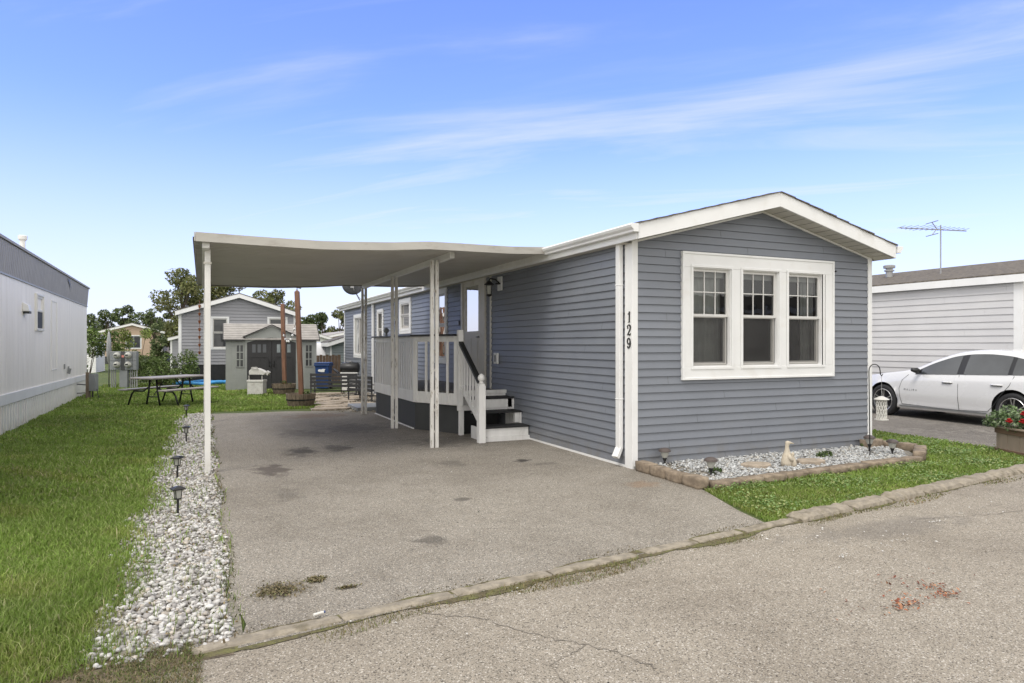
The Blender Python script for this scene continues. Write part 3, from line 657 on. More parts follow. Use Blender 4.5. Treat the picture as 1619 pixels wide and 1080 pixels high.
# satellite dish standing on the roof
t = thing('satellite_dish', 'grey satellite dish on a bent arm above the gutter of the slate home', 'satellite dish', (-.16, 15.3, 2.93))
DC = Vector((-.42, -.70, .48)); D = Matrix.Translation(DC) @ Vector((.25, .85, .42)).to_track_quat('Z', 'Y').to_matrix().to_4x4() @ Matrix.Scale(.86, 4)
mb = MB(D); mb.lathe([(.02, 0), (.15, .012), (.28, .045), (.38, .085), (.385, .085), (.28, .038), (.15, .004), (.02, -.008)], n=28, cap=False); mb.build('reflector', M['grey5'], t, smooth=True)
mb = MB(); mb.tube([(0, 0, .0), (-.2, -.35, .22), (-.36, -.64, .36), DC-Vector((.02, .06, .03))], .022); mb.tube([(-.2, -.35, .22), (-.1, -.6, 0.04)], .008); mb.lathe([(.06, 0), (.06, .02)], (0, 0, 0)); mb.build('mast', M['galv'], t, smooth=True)
D2 = Matrix.Translation(DC-Vector((.02, .07, .03))); mb = MB(D2); mb.box((-.05, -.05, -.05), (.05, .05, .05)); mb.build('bracket', M['galv'], t, bevel=.01)

# ---------------------------------------------------------------- carport
M['cptrim'] = mat('carport_trim', (0.45, 0.43, 0.39), 0.5, 0.06, 2, dirt=(0.27, 0.235, 0.19), dirt_amt=0.5, dscale=3, stretch=(1, 1, 3))
cp = thing('carport', 'flat cream metal carport over the driveway, attached along the side of the slate home', 'carport', (-4.85, 1.88, 0))
CF = Matrix.Translation((4.85, -1.88, 0))
ZT = [(-4.99, 2.845), (-4.4, 2.845), (-3.5, 2.858), (-2.6, 2.905), (-2.1, 2.952), (-1.6, 2.965), (-.8, 2.985), (-.15, 3.022)]
def zcp(x):
    for (a, za), (b, zb) in zip(ZT[:-1], ZT[1:]):
        if x <= b: return za+(zb-za)*(x-a)/(b-a)
    return ZT[-1][1]
def yf(x): return 1.5+.1*(x+5)
def yb(x): return 8.05+.06*(x+5)
NX = 40; NR = 44; X = [-4.97+4.82*i/NX for i in range(NX+1)]
mb = MB(CF); vs_ = []
for x in X:                                          # ribs run from the outer edge to the house
    for j in range(NR):
        for (q, dz) in ((0, -.078), (.60, -.078), (.66, -.035), (.90, -.035), (.925, -.012), (.95, -.035)):
            tt = (j+q)/NR; vs_.append((x, yf(x)+.02+(yb(x)-yf(x)-.04)*tt, zcp(x)+dz))
nn = NR*6
mb.add(vs_, [(i*nn+j, (i+1)*nn+j, (i+1)*nn+j+1, i*nn+j+1) for i in range(NX) for j in range(nn-1)])
mb.build('roof_pan', M['under'], cp)
mb = MB(CF); vs_ = []
for x in X: vs_ += [(x, yf(x)+.01, zcp(x)-.012), (x, yb(x)-.01, zcp(x)-.012)]
mb.add(vs_, [(2*i, 2*i+2, 2*i+3, 2*i+1) for i in range(NX)]); mb.build('roof_top', M['whitem'], cp)
mb = MB(CF)
for fy, sgn in ((yf, -1), (yb, 1)):
    vs_ = []
    for x in X:
        for (dy, dz) in ((0, 0), (0, -.105), (-sgn*.03, -.105), (-sgn*.03, -.095), (-sgn*.012, -.095), (-sgn*.012, -.008)):
            vs_.append((x, fy(x)+dy, zcp(x)+dz+.004*math.sin(x*2.3)))
    mb.add(vs_, [(i*6+a, i*6+(a+1) % 6, (i+1)*6+(a+1) % 6, (i+1)*6+a) for i in range(NX) for a in range(6)])
mb.box((-4.985, yf(-5), 2.745), (-4.972, yb(-5), 2.846))
mb.build('edge_trim', M['cptrim'], cp)
mb = MB(CF)
mb.box((-4.9865, 1.5, 2.765), (-4.9855, 8.05, 2.795))
for j in range(NR): y = 1.52+6.5*(j+.3)/NR; mb.box((-5.0, y, 2.76), (-4.986, y+.05, 2.80))
mb.build('rib_ends', M['skirt'], cp)
mb = MB(CF); mb.box((-1.645, 2.19, 2.80), (-1.575, 8.15, 2.89)); mb.build('beam', M['whitem'], cp, bevel=.004)
mb = MB(CF); mb.box((-4.90, 1.6, 2.68), (-4.82, 8.0, 2.768)); mb.build('beam', M['whitem'], cp, bevel=.004)
mb = MB(CF); mb.box((-.155, 2.0, 2.86), (-.03, 8.1, 2.95)); mb.build('ledger', M['whitem'], cp, bevel=.004)
def post(x, y, h, double, mt):
    mb = MB(CF)
    if double:
        mb.box((x-.062, y-.02, 0), (x-.010, y+.025, h)); mb.box((x+.012, y-.025, 0), (x+.064, y+.02, h))
        for i in range(9): mb.box((x-.008, y+.004, .3*i+.15), (x+.008, y+.012, .3*i+.36), Matrix.Rotation(R(24*(1 if i % 2 else -1)), 3, 'Y'))
    else: mb.box((x-.033, y-.033, 0), (x+.033, y+.033, h))
    p_ = mb.build('post', mt, cp, bevel=.004)
    return p_
pm = M['post']
post(-1.72, 2.69, 2.82, True, pm); post(-1.66, 5.27, 2.82, True, pm); post(-1.61, 8.1, 2.82, True, pm)
p1 = post(-4.84, 1.87, 2.70, False, M['whitem']); MB(CF).box((-4.884, 1.826, 2.52), (-4.796, 1.914, 2.545)).build('collar', M['cream'], cp)
post(-4.84, 7.75, 2.70, False, M['whitem'])

# ---------------------------------------------------------------- porch with rail and steps
po = thing('porch', 'raised white porch with baluster railing, dark skirting and three black-topped steps', 'porch', (-.7, 5.5, 0))
PF = Matrix.Translation((.7, -5.5, 0))
A, B, Cc, Dd = (-1.36, 8.1), (-1.36, 5.0), (-.87, 3.88), (-.03, 3.88)
mb = MB(PF)
for j in range(30):
    y0 = 3.9+.14*j
    xa = -1.34 if y0 > 5 else -.85-.49*(y0-3.88)/1.12
    mb.box((xa, y0, .70), (-.03, y0+.132, .735))
mb.build('deck_boards', M['deckw'], po)
mb = MB(PF)
def board(p, q, z0, z1, th, off=0):
    p = Vector((p[0], p[1], 0)); q = Vector((q[0], q[1], 0)); t_ = (q-p).normalized(); n_ = Vector((t_.y, -t_.x, 0))
    o_ = n_*off; c_ = (z0+z1)/2; mb.bar(p+o_+Vector((0, 0, c_)), q+o_+Vector((0, 0, c_)), th, z1-z0)
board(A, B, .50, .705, .035); board(B, Cc, .50, .705, .035); board(Cc, Dd, .52, .695, .035); board((-.03, 8.1), A, .5, .7, .035)
mb.build('rim_board', M['wpaint'], po, bevel=.003)
mb = MB(PF); board((A[0]+.03, A[1]), (B[0]+.03, B[1]), 0, .50, .02); board((B[0]+.04, B[1]), (-.80, 3.98), 0, .50, .02); mb.build('skirting', M['skirt'], po)
mb = MB(PF); mb.box((-.78, 4.0, 0), (-.1, 4.02, .5)); mb.build('skirting', M['black'], po)
mb = MB(PF); mb.box((-1.37, 5.05, 0), (-1.345, 8.1, .018)); mb.build('ground_strip', M['wpaint'], po)
mb = MB(PF); board(A, B, 1.60, 1.70, .035, -.03); board(B, Cc, 1.60, 1.70, .035, -.03); mb.build('top_rail', M['wpaint'], po, bevel=.003)
mb = MB(PF); board((-1.38, 8.14), (-1.38, 4.98), 1.702, 1.735, .12); board((-1.375, 5.0), (-.93, 3.96), 1.7025, 1.7345, .12); mb.build('rail_cap', M['black'], po, bevel=.004)
nb = 0
def balusters(p, q, n, w, sh=0):
    global mb
    for i in range(n):
        a = (i+.5)/n; x = p[0]+(q[0]-p[0])*a; y = p[1]+(q[1]-p[1])*a; t_ = Vector((q[0]-p[0], q[1]-p[1], 0)).normalized(); n_ = Vector((t_.y, -t_.x, 0))
        for s_ in (0,):
            mb = MB(PF); c_ = Vector((x, y, 0))-n_*.006; w2 = w*rnd.uniform(.92, 1.05)
            mb.bar(c_+Vector((0, 0, .52)), c_+Vector((rnd.uniform(-.004, .004), 0, 1.60)), w2, .018, n_); mb.build('baluster', M['wpaint'], po)
balusters(A, B, 20, .085)
for a, w in ((.06, .10), (.30, .05), (.52, .035), (.76, .05), (.94, .10)):
    x = B[0]+(Cc[0]-B[0])*a; y = B[1]+(Cc[1]-B[1])*a; mb = MB(PF); nrm = Vector((-1.12, -.49, 0)).normalized(); c_ = Vector((x, y, 0))+nrm*.026
    mb.bar(c_+Vector((0, 0, .52)), c_+Vector((0, 0, 1.62)), w, .022, nrm); mb.build('baluster', M['wpaint'], po, bevel=.002)
mb = MB(PF); mb.box((-.93, 3.80, .50), (-.84, 3.89, 1.80)); mb.box((-.925, 3.82, .42), (-.60, 3.90, .515)); mb.box((-.90, 3.83, 0), (-.82, 3.90, .42)); mb.build('rail_post', M['wpaint'], po, bevel=.005)
mb = MB(PF)                                              # steps
TR = [(2.90, .24), (3.20, .45), (3.50, .66)]
for i, (y, z) in enumerate(TR): 
    mb = MB(PF); mb.box((-.83, y, z-.03), (-.03, y+.33, z)); mb.build('tread', M['blackr'], po, bevel=.004)
mb = MB(PF); mb.box((-.80, 2.925, .075), (-.035, 2.95, .208)); mb.box((-.80, 2.905, 0), (-.02, 2.95, .073)); mb.build('riser', M['wpaint'], po, bevel=.003)
mb = MB(PF); mb.box((-.80, 3.52, .48), (-.05, 3.54, .628)); mb.box((-.80, 3.54, .40), (-.05, 3.56, .478)); mb.build('riser', M['wpaint'], po, bevel=.003)
for y, z in TR[1:]:
    mb = MB(PF); mb.box((-.14, y+.02, z-.20), (-.06, y+.10, z-.032)); mb.build('bracket', M['wpaint'], po, bevel=.003)
    mb = MB(PF); mb.box((-.055, y+.02, 0), (-.02, y+.31, z-.032)); mb.build('stringer', M['wpaint'], po)
mb = MB(PF); mb.box((-.82, 2.96, 0), (-.79, 3.5, .205)); mb.build('stringer', M['wpaint'], po, bevel=.003)
mb = MB(PF); mb.box((-.79, 3.86, .662), (-.03, 3.90, .70)); mb.box((-.80, 3.84, .702), (-.02, 3.9, .76)); mb.build('landing_edge', M['wpaint'], po, bevel=.003)
mb = MB(PF); mb.box((-.94, 2.82, 0), (-.83, 2.93, .90)); mb.box((-.93, 2.83, .90), (-.84, 2.92, .935))
mb.lathe([(.03, 0), (.045, .008), (.03, .02), (.028, .035), (.05, .06), (.057, .09), (.048, .125), (.02, .15), (.005, .158)], (-.885, 2.875, .935)); mb.build('newel_post', M['wpaint'], po, bevel=.003)
mb = MB(PF); mb.bar((-.885, 3.84, 1.60), (-.885, 2.90, .93), .085, .055); mb.build('handrail', M['black'], po, bevel=.01)
mb = MB(PF); mb.bar((-.885, 3.84, 1.545), (-.885, 2.90, .875), .04, .05); mb.bar((-.885, 3.84, .86), (-.885, 2.90, .30), .04, .07); mb.build('stair_rail', M['wpaint'], po, bevel=.003)
for i in range(7):
    a = (i+.6)/7.2; y = 3.84-.94*a; mb = MB(PF); mb.bar((-.885, y, .86-.56*a), (-.885, y, 1.53-.66*a), .028, .028, (0, 1, 0)); mb.build('baluster', M['wpaint'], po)
t = thing('knobby_ornament', 'small grey knob-topped ornament standing on the porch rail by the square window', 'ornament', (-1.38, 7.0, 1.735))
mb = MB(); mb.lathe([(.03, 0), (.035, .01), (.018, .03), (.02, .05), (.05, .08), (.055, .12), (.045, .15), (.015, .17)]); mb.build('ornament_body', M['util'], t, smooth=True)

# ---------------------------------------------------------------- neighbouring homes
def gable_home(label, loc, rz, W_, L_, zb, ze, rise, vin, roofm, ov=.25, ohang=.15, ex=.1016, fwins=(), skirtm=None, trim=.09, name='mobile_home', cat='mobile home', side_w=True, fas=.17):
    """front gable in local y=0 facing -y, body running to +y"""
    t = thing(name, label, cat, loc, rz)
    sl_ = rise/(W_/2)
    top = lambda z: ((z-ze)/sl_, W_-(z-ze)/sl_) if z > ze else (0, W_)
    mb = MB(); siding(mb, trim*.5, W_-trim*.5, zb, ze+rise, [(a+.03, b-.03, c+.03, d-.03) for a, b, c, d, *_ in fwins], top, ex); mb.build('front_wall', vin, t)
    mb = MB(Fr((0, 0, 0), -90)); siding(mb, -L_, -trim*.5, zb, ze, (), None, ex); mb.build('side_wall', vin, t)
    mb = MB(Fr((W_, 0, 0), 90)); siding(mb, trim*.5, L_, zb, ze, (), None, ex); mb.build('side_wall', vin, t)
    mb = MB(); mb.box((0, L_-.02, 0), (W_, L_, ze)); mb.ext([(0, ze), (W_, ze), (W_/2, ze+rise)], (0, .02, 0), (0, L_-.02, 0)); mb.build('back_wall', vin, t)
    mb = MB(); mb.box((-.022, -.022, 0), (trim, 0, ze)); mb.box((-.022, .0005, 0), (0, trim, ze)); mb.build('corner_trim', M['white'], t); mb = MB(); mb.box((W_-trim, -.022, 0), (W_+.022, 0, ze)); mb.box((W_, .0005, 0), (W_+.022, trim, ze)); mb.build('corner_trim', M['white'], t)
    if zb > .05 and skirtm:
        mb = MB(); mb.box((trim, .01, 0), (W_-trim, .03, zb)); mb.box((.01, .03, 0), (.03, L_-.03, zb)); mb.box((W_-.03, .03, 0), (W_-.01, L_-.03, zb)); mb.build('skirting', skirtm, t)
    mb = MB(); zz = lambda u: ze+rise-sl_*abs(u-W_/2)
    for s in (-1, 1):
        xe = W_/2+s*(W_/2+ohang)
        mb.ext([(W_/2, ze+rise+.10), (xe, zz(xe)+.10), (xe, zz(xe)+.07), (W_/2, ze+rise+.07)], (0, L_+2*ov, 0), (0, -ov-.01, 0))
    rf_ = mb.build('roof', roofm, t)
    mb = MB()
    for s in (-1, 1):
        xe = W_/2+s*(W_/2+ohang)
        mb.ext([(W_/2, ze+rise+.068), (xe, zz(xe)+.068), (xe, zz(xe)+.068-fas), (W_/2, ze+rise+.068-fas)], (0, .03, 0), (0, -ov, 0))
        mb.box((xe-.015, -ov+.031, zz(xe)+.068-fas), (xe+.015, L_+ov-.1, zz(xe)+.066))
        mb.ext([(W_/2, ze+rise-.06), (xe, zz(xe)-.06), (xe, zz(xe)-.07), (W_/2, ze+rise-.07)], (0, ov, 0), (0, -ov+.03, 0))
    mb.build('fascia', M['white'], rf_)
    for a, b, c, d, kd, gl in fwins:
        w = window(t, Matrix.Identity(4), a, b, c, d, .08, kd, dark=True)
        if gl: w.children[1].data.materials[0] = M[gl]
    return t
# grey gabled home behind the shed
gable_home('grey vinyl gabled home with dark skirting standing behind the resin shed', (-5.75, 23.3, 0), R(-1), 4.48, 14, .74, 2.86, .72, M['greyv'], M['shingle'], ohang=.12, skirtm=M['black'],
           fwins=[(1.16, 1.86, 1.35, 2.70, 'hung', None), (3.34, 4.15, 1.9, 2.72, 'fixed', None)], ex=.13)
t = thing('weather_vane', 'thin dark spike on the roof peak of the grey gabled home', 'roof ornament', (-3.51, 23.2, 3.68))
mb = MB(); mb.tube([(0, 0, -.03), (0, 0, .42)], .018, 6); mb.tube([(-.08, 0, .2), (.08, 0, .2)], .014, 6); mb.build('spike', M['black'], t)
# beige home far left
gable_home('beige vinyl home with a two-pane slider window far behind the meter bank', (-12.3, 56.6, 0), R(0), 4.35, 16, .6, 2.62, .62, M['beige'], M['shingle'], ohang=.2,
           fwins=[(1.67, 2.85, 1.20, 2.34, 'slider', 'wglass')], skirtm=M['skirt'], ex=.13)
# pale home on the right, with its roof vent and antenna
rh = gable_home('pale lavender-grey vinyl home with brown shingle roof behind the white sedan', (11.2, 1.72, 0), 0, 4.3, 19, .05, 3.03, .5, M['pale'], M['shingleb'], ohang=.12, ex=.155, trim=.16, ov=.2)
mb = MB(); mb.box((-.03, .02, 3.0), (-.014, 19, 3.05)); mb.build('frieze_trim', M['white'], rh)
vt = MB(); vt.lathe([(.09, 0), (.09, .16), (.13, .17), (.13, .20), (.09, .21), (.09, .25), (.15, .255), (.155, .32), (.12, .34), (.02, .345)], (1.3, 4.1, 3.42), 16); vt.build('roof_vent', M['galv'], rh.children[5])
t = thing('antenna', 'thin television antenna on a mast above the brown shingle roof', 'antenna', (12.13, 4.12, 3.3))
mb = MB(); mb.tube([(0, 0, 0), (0, 0, 1.28)], .016, 8); mb.build('mast', M['galv'], t)
ax = Vector((.91, -.41, 0)); pr = Vector((.41, .91, 0)); c_ = Vector((0, 0, 1.18))
mb = MB(); mb.tube([c_-ax*1.05+Vector((0, 0, .03)), c_+ax*.65-Vector((0, 0, .05))], .014, 8); mb.build('boom', M['galv'], t)
mb = MB()
for i in range(13):
    q = -1.0+1.62*i/12; L = .16+.028*(12-i) if i > 4 else .18+.06*i; p = c_+ax*q+Vector((0, 0, -.04*q+.012))
    mb.tube([p-pr*L-Vector((0, 0, 0)), p+pr*L], .0055, 6)
mb.tube([c_-ax*.1, c_-ax*.22+Vector((0, 0, .17))], .012, 6); mb.tube([c_-ax*.1, c_-ax*.22-Vector((0, 0, .15))], .012, 6); mb.tube([c_-ax*.22+Vector((0, 0, .17))-pr*.25, c_-ax*.22+Vector((0, 0, .17))+pr*.25], .01, 6); mb.tube([c_-ax*.22-Vector((0, 0, .15))-pr*.25, c_-ax*.22-Vector((0, 0, .15))+pr*.25], .01, 6)
mb.build('elements', M['galv'], t)
# white metal trailer on the left
lt = thing('mobile_home', 'white metal trailer with grey ribbed roof band and ribbed skirting on the left', 'mobile home', (-8.24, 18.18, 0), R(-88.7))
LT = Matrix.Identity(4)                     # local x runs toward the road along the wall, local -y... wall faces local +y
LL = 19
mb = MB(); n = int(LL/.4)
for i in range(n):
    x = i*LL/n; mb.quad((x+.004, 0, .5), (x+LL/n-.012, 0, .5), (x+LL/n-.012, 0, 2.78), (x+.004, 0, 2.78)); mb.quad((x+LL/n-.012, 0, .5), (x+LL/n-.004, .003, .5), (x+LL/n-.004, .003, 2.78), (x+LL/n-.012, 0, 2.78)); mb.quad((x+LL/n-.004, .003, .5), (x+LL/n+.004, 0, .5), (x+LL/n+.004, 0, 2.78), (x+LL/n-.004, .003, 2.78))
mb.box((0, -4.2, .4), (.02, -.001, 3.2)); mb.box((LL, -4.2, .4), (LL+.02, 0, 3.2)); mb.box((0, -4.22, 0), (LL, -4.2, 3.2)); mb.build('wall', M['trailer'], lt)
mb = MB(); n = int(LL/.14)
for i in range(n):
    x = i*LL/n; e = LL/n
    mb.quad((x, .01, 2.77), (x+e*.8, .01, 2.77), (x+e*.8, .055, 3.31), (x, .055, 3.31)); mb.quad((x+e*.8, .01, 2.77), (x+e*.9, -.008, 2.77), (x+e*.9, .037, 3.31), (x+e*.8, .055, 3.31)); mb.quad((x+e*.9, -.008, 2.77), (x+e, .01, 2.77), (x+e, .055, 3.31), (x+e*.9, .037, 3.31))
mb.ext([(.0, 2.77), (-4.2, 2.77), (-4.2, 3.30), (.05, 3.31)], (.02, 0, 0), (-.03, 0, 0), (0, 1, 0), (0, 0, 1)); bd = mb.build('roof_band', M['band'], lt)
mb = MB(); mb.quad((4.1, .058, 3.27), (4.45, .058, 3.27), (3.75, .062, 3.02)); mb.build('torn_patch', M['black'], bd)
mb = MB(); mb.box((-.04, -4.25, 3.315), (LL, .085, 3.36)); mb.build('roof', M['band'], lt)
mb = MB(); mb.box((-.02, .0, 2.745), (LL, .022, 2.775)); mb.build('band_trim', M['galv'], lt)
mb = MB(); mb.ext([(-.01, .46), (LL, .56), (LL, .76), (-.01, .62)], (0, .03, 0), (0, .002, 0)); mb.build('base_trim', M['white'], lt, bevel=.004)
mb = MB(); n = int(LL/.21)
for i in range(n):
    x = i*LL/n; e = LL/n; z1 = .47+.1*x/LL
    mb.quad((x, -.03, 0), (x+e*.25, -.03, 0), (x+e*.25, -.03, z1), (x, -.03, z1)); mb.quad((x+e*.25, -.03, 0), (x+e*.35, .015, 0), (x+e*.35, .015, z1), (x+e*.25, -.03, z1))
    mb.quad((x+e*.35, .015, 0), (x+e*.9, .015, 0), (x+e*.9, .015, z1), (x+e*.35, .015, z1)); mb.quad((x+e*.9, .015, 0), (x+e, -.03, 0), (x+e, -.03, z1), (x+e*.9, .015, z1))
mb.box((0, -4.2, 0), (.02, -.02, .42)); mb.build('skirting', M['whitem'], lt)
LW = Matrix.Translation((0, 0, 0)) @ Matrix.Rotation(R(180), 4, 'Z')
tw = window(lt, LW, -8.41, -7.59, 1.84, 2.62, .05, 'hung', M['whitem'], dark=True, deep=0)
MB(LW).box((-8.35, -.012, 1.90), (-7.65, -.008, 2.24)).build('insect_screen', M['skirt'], tw)
mb = MB(); frame(mb, 5.75, 6.5, .95, 2.58, .02, .0, .012); mb.build('access_panel', M['whitem'], lt); 
mb = MB(); mb.ext([(0, 0), (.11, 0), (.09, .12), (.0, .18)], (.24, 0, 0), (9.38, 0, 2.19), (0, 1, 0), (0, 0, 1)); vh = mb.build('vent_hood', M['white'], lt, bevel=.01); MB().box((9.40, .01, 2.150), (9.60, .105, 2.188)).build('grille', M['black'], vh)
mb = MB(); mb.lathe([(.05, 0), (.05, .36), (.055, .362), (.08, .39), (.085, .46), (.07, .47)], (8.35, -.22, 3.33), 16); mb.build('flue_pipe', M['whitem'], lt, smooth=False)
mb = MB(); mb.tube([(4.2, .03, .80), (4.2, .05, .98)], .02); mb.tube([(4.0, .03, .78), (4.0, .06, .92)], .03); mb.box((4.6, .005, .93), (4.68, .03, 1.05)); mb.build('pipe_stub', M['util'], lt)

# small lap-sided shed between trailer and beige home
gable_home('small white lap-sided shed half hidden by bushes beside the trailer', (-12.2, 37.0, 0), R(-2), 1.9, 3, 0, 2.0, .25, M['white'], M['shingle'], ohang=.15, name='garden_shed', cat='shed', trim=.06)
# blue grey shed at the far end of the slate home
gable_home('small blue-grey lap-sided shed beside the far corner of the slate home', (.05, 22.3, 0), R(-3), 2.6, 2.6, 0, 1.62, .42, M['bluegrey'], M['shingle'], ohang=.15, name='garden_shed', cat='shed', trim=.03)
gable_home('far white home whose gable shows just right of the resin shed', (-1.1, 40.0, 0), R(6), 4.2, 12, .3, 1.95, .62, M['white'], M['shedr'], name='mobile_home', skirtm=M['skirt'])
gable_home('pinkish low home farthest off behind the blue-grey shed', (3.3, 44.5, 0), R(0), 4.4, 12, .3, 2.1, .45, M['beige'], M['shedr'], name='mobile_home', skirtm=M['skirt'])
gable_home('narrow grey home just visible between the beige and grey homes', (-6.8, 43.1, 0), R(0), 3.0, 10, .3, 1.95, .4, M['greyv'], M['shedr'], name='mobile_home', skirtm=M['skirt'])

# ---------------------------------------------------------------- resin shed
sh = thing('garden_shed', 'pale grey resin shed with charcoal arched double doors and striped roof', 'shed', (-4.17, 17.76, 0), R(-1.5))
SW, SDp = 2.95, 1.6
mb = MB()
for i in range(18):                     # vertical ribbed panels
    a = SW*i/18; b = SW*(i+1)/18
    if 0.62 < (a+b)/2 < 2.28: continue
    mb.box((a+.004, -.012, 0), (b-.004, .02, 1.76)); mb.box((a-.004, -.006, 0), (a+.004, .02, 1.76))
for i in range(8): mb.box((-.012, SDp*i/8+.025, 0), (.02, SDp*(i+1)/8-.006, 1.74)); 
mb.ext([(0, 1.74), (SDp, 1.74), (SDp/2, 2.24)], (.02, 0, 0), (-.004, 0, 0), (0, 1, 0), (0, 0, 1)); mb.ext([(0, 1.74), (SDp, 1.74), (SDp/2, 2.24)], (.02, 0, 0), (SW-.02, 0, 0), (0, 1, 0), (0, 0, 1))
mb.box((SW-.02, .02, 0), (SW, SDp, 1.74)); mb.box((0, SDp-.02, 0), (SW, SDp, 1.74)); mb.build('wall', M['shedw'], sh)
mb = MB()
for s in (0, 1):
    for j in range(9):
        a = j/9; b = (j+1)/9; f_ = lambda q: (-.10+(SDp/2+.10)*q) if s == 0 else (SDp+.10-(SDp/2+.10)*q); zf = lambda q: 1.72+.56*q
        mb.ext([(f_(a), zf(a)+.03), (f_(b), zf(b)+.012), (f_(b), zf(b)-.015), (f_(a), zf(a)-.01)], (SW+.16, 0, 0), (-.08, 0, 0), (0, 1, 0), (0, 0, 1))
rf_ = mb.build('roof', M['shedr'], sh); mb = MB()
for x in (-.11, SW+.081):
    for s in (0, 1): mb.bar((x+.015, -.11 if s == 0 else SDp+.11, 1.70), (x+.015, SDp/2, 2.27), .03, .05)
mb.box((-.08, -.12, 1.685), (.55, -.10, 1.72)); mb.box((2.32, -.12, 1.685), (SW+.08, -.10, 1.72)); mb.build('roof_edge', M['charcoal'], rf_)
DX0, DX1 = .66, 2.24; mid = 1.45
arch = [(DX0+(DX1-DX0)*i/16, 1.62+.17*math.sin(math.pi*i/16)) for i in range(17)]
mb = MB(); mb.ext([(.60, 1.62), (.60, 1.84), (mid, 2.20), (2.30, 1.84), (2.30, 1.62)]+[(x, z) for x, z in reversed(arch)], (0, .04, 0), (0, -.05, 0)); mb.box((.58, -.04, 0), (.655, .0, 1.62)); mb.box((2.245, -.04, 0), (2.32, 0, 1.62)); mb.build('dormer', M['shedw'], sh)
mb = MB(); mb.bar((.52, -.06, 1.81), (mid, -.06, 2.23), .12, .035); mb.bar((2.38, -.06, 1.81), (mid, -.06, 2.23), .12, .035); mb.build('dormer_trim', M['charcoal'], rf_)
for s in (0, 1):
    a, b = (DX0, mid-.006) if s == 0 else (mid+.006, DX1)
    ap = [p for p in arch if a-1e-6 <= p[0] <= b+1e-6]
    if s == 0: ap.append((b, 1.79))
    else: ap.insert(0, (a, 1.79))
    mb = MB(); mb.ext([(a, .04), (b, .04)]+list(reversed(ap)), (0, .03, 0), (0, -.045, 0))
    mb.box((a+.10, -.056, 1.12), (b-.10, -.0455, 1.16)); mb.box((a+.10, -.056, .15), (a+.14, -.0455, 1.12)); mb.box((b-.14, -.056, .15), (b-.10, -.0455, 1.12)); mb.box(((a+b)/2-.015, -.054, .15), ((a+b)/2+.015, -.0455, 1.12))
    dr = mb.build('door', M['charcoal'], sh); mb = MB()
    for q in range(3 if s == 0 else 3): c0 = a+.16+q*.17; mb.box((c0, -.052, 1.28), (c0+.11, -.0455, 1.56))
    mb.build('window', M['grey5'] if s == 0 else M['wglass'], dr)
    hx = mid+(-.07 if s == 0 else .07); mb = MB(); mb.tube([(hx, -.05, .80), (hx, -.10, .83), (hx, -.10, .97), (hx, -.05, 1.0)], .014); mb.build('handle', M['black'], dr)
for a in (.30, 2.55):
    mb = MB(); frame(mb, a, a+.26, .78, 1.56, .03, -.03, -.0125); mb.box((a+.115, -.028, .81), (a+.145, -.0125, 1.53))
    for z in (1.03, 1.28): mb.box((a+.03, -.028, z), (a+.115, -.0125, z+.03)); mb.box((a+.145, -.028, z), (a+.23, -.0125, z+.03))
    w = mb.build('window', M['shedw'], sh); MB().box((a+.02, -.018, .80), (a+.24, -.0126, 1.54)).build('pane', M['dgl'], w)
# copper rain chain
t = thing('rain_chain', 'copper cup rain chain hanging from the eave of the grey gabled home', 'rain chain', (-5.0, 23.0, 1.1))
cup = None
for i in range(7):
    mb = MB(); mb.lathe([(.02, -.06), (.032, -.05), (.056, .06), (.052, .055), (.03, -.045)], (0, 0, .12+.31*i), 12); mb.tube([(0, 0, .16+.31*i), (0, 0, .38+.31*i)], .008, 6); mb.build('cup', M['copper'], t)
# kiddie pool
t = thing('paddling_pool', 'crumpled bright blue paddling pool lying in front of the grey gabled home', 'pool', (-4.9, 21.6, 0))
mb = MB(); P_ = [(1.0*math.cos(a)*(1+.05*math.sin(3*a)), .45*math.sin(a), .10+.03*math.sin(5*a)) for a in [2*math.pi*i/24 for i in range(25)]]
mb.tube(P_, .07, 10); mb.build('ring', M['poolb'], t, smooth=True)
mb = MB(); mb.lathe([(.01, .08), (.2, .12), (.6, .06), (.95, .05)], (0, 0, 0), 20); o = mb.build('liner', M['poolb'], t, smooth=True); o.scale = (1, .45, 1)
mb = MB(); mb.tube([(0, .05, .12), (.15, .1, .2), (.3, .05, .12)], [.06, .11, .05], 10); mb.build('fold', M['poolb'], t, smooth=True)

# ---------------------------------------------------------------- yard things
def solar(label, loc, tall=True, group='solar path lights'):
    t = thing('path_light', label, 'garden light', loc, rnd.uniform(0, 1.5), group)
    if tall:
        mb = MB(); mb.tube([(0, 0, -.02), (0, 0, .15)], .011, 8); mb.lathe([(.012, .145), (.03, .15), (.032, .16)], n=12); mb.build('stake', M['black'], t)
        mb = MB(); mb.lathe([(.028, .16), (.038, .235)], n=4, cap=False); mb.build('lens', M['aglass'], t)
        mb = MB(); mb.lathe([(.036, .232), (.078, .238), (.08, .247), (.045, .262), (.01, .268)], n=4)
        for k in range(4):
            a = k*math.pi/2+math.pi/4*0; mb.tube([(.03*math.cos(a), .03*math.sin(a), .158), (.04*math.cos(a), .04*math.sin(a), .238)], .004, 5)
        mb.build('cap', M['black'], t)
    else:
        mb = MB(); mb.tube([(0, 0, -.02), (0, 0, .09)], .012, 8); mb.lathe([(.014, .055), (.026, .085), (.03, .1)], n=14); mb.build('stake', M['black'], t)
        mb = MB(); mb.lathe([(.03, .10), (.048, .14), (.056, .175)], n=18, cap=False); mb.build('lens', M['aglass'], t, smooth=True)
        mb = MB(); mb.lathe([(.06, .172), (.078, .178), (.074, .198), (.045, .218), (.01, .224)], n=22); mb.build('cap', M['lampcap'], t, smooth=False)
    return t
M['lampcap'] = mat('bronze_cap', (0.085, 0.068, 0.062), 0.5, 0.15, 10)
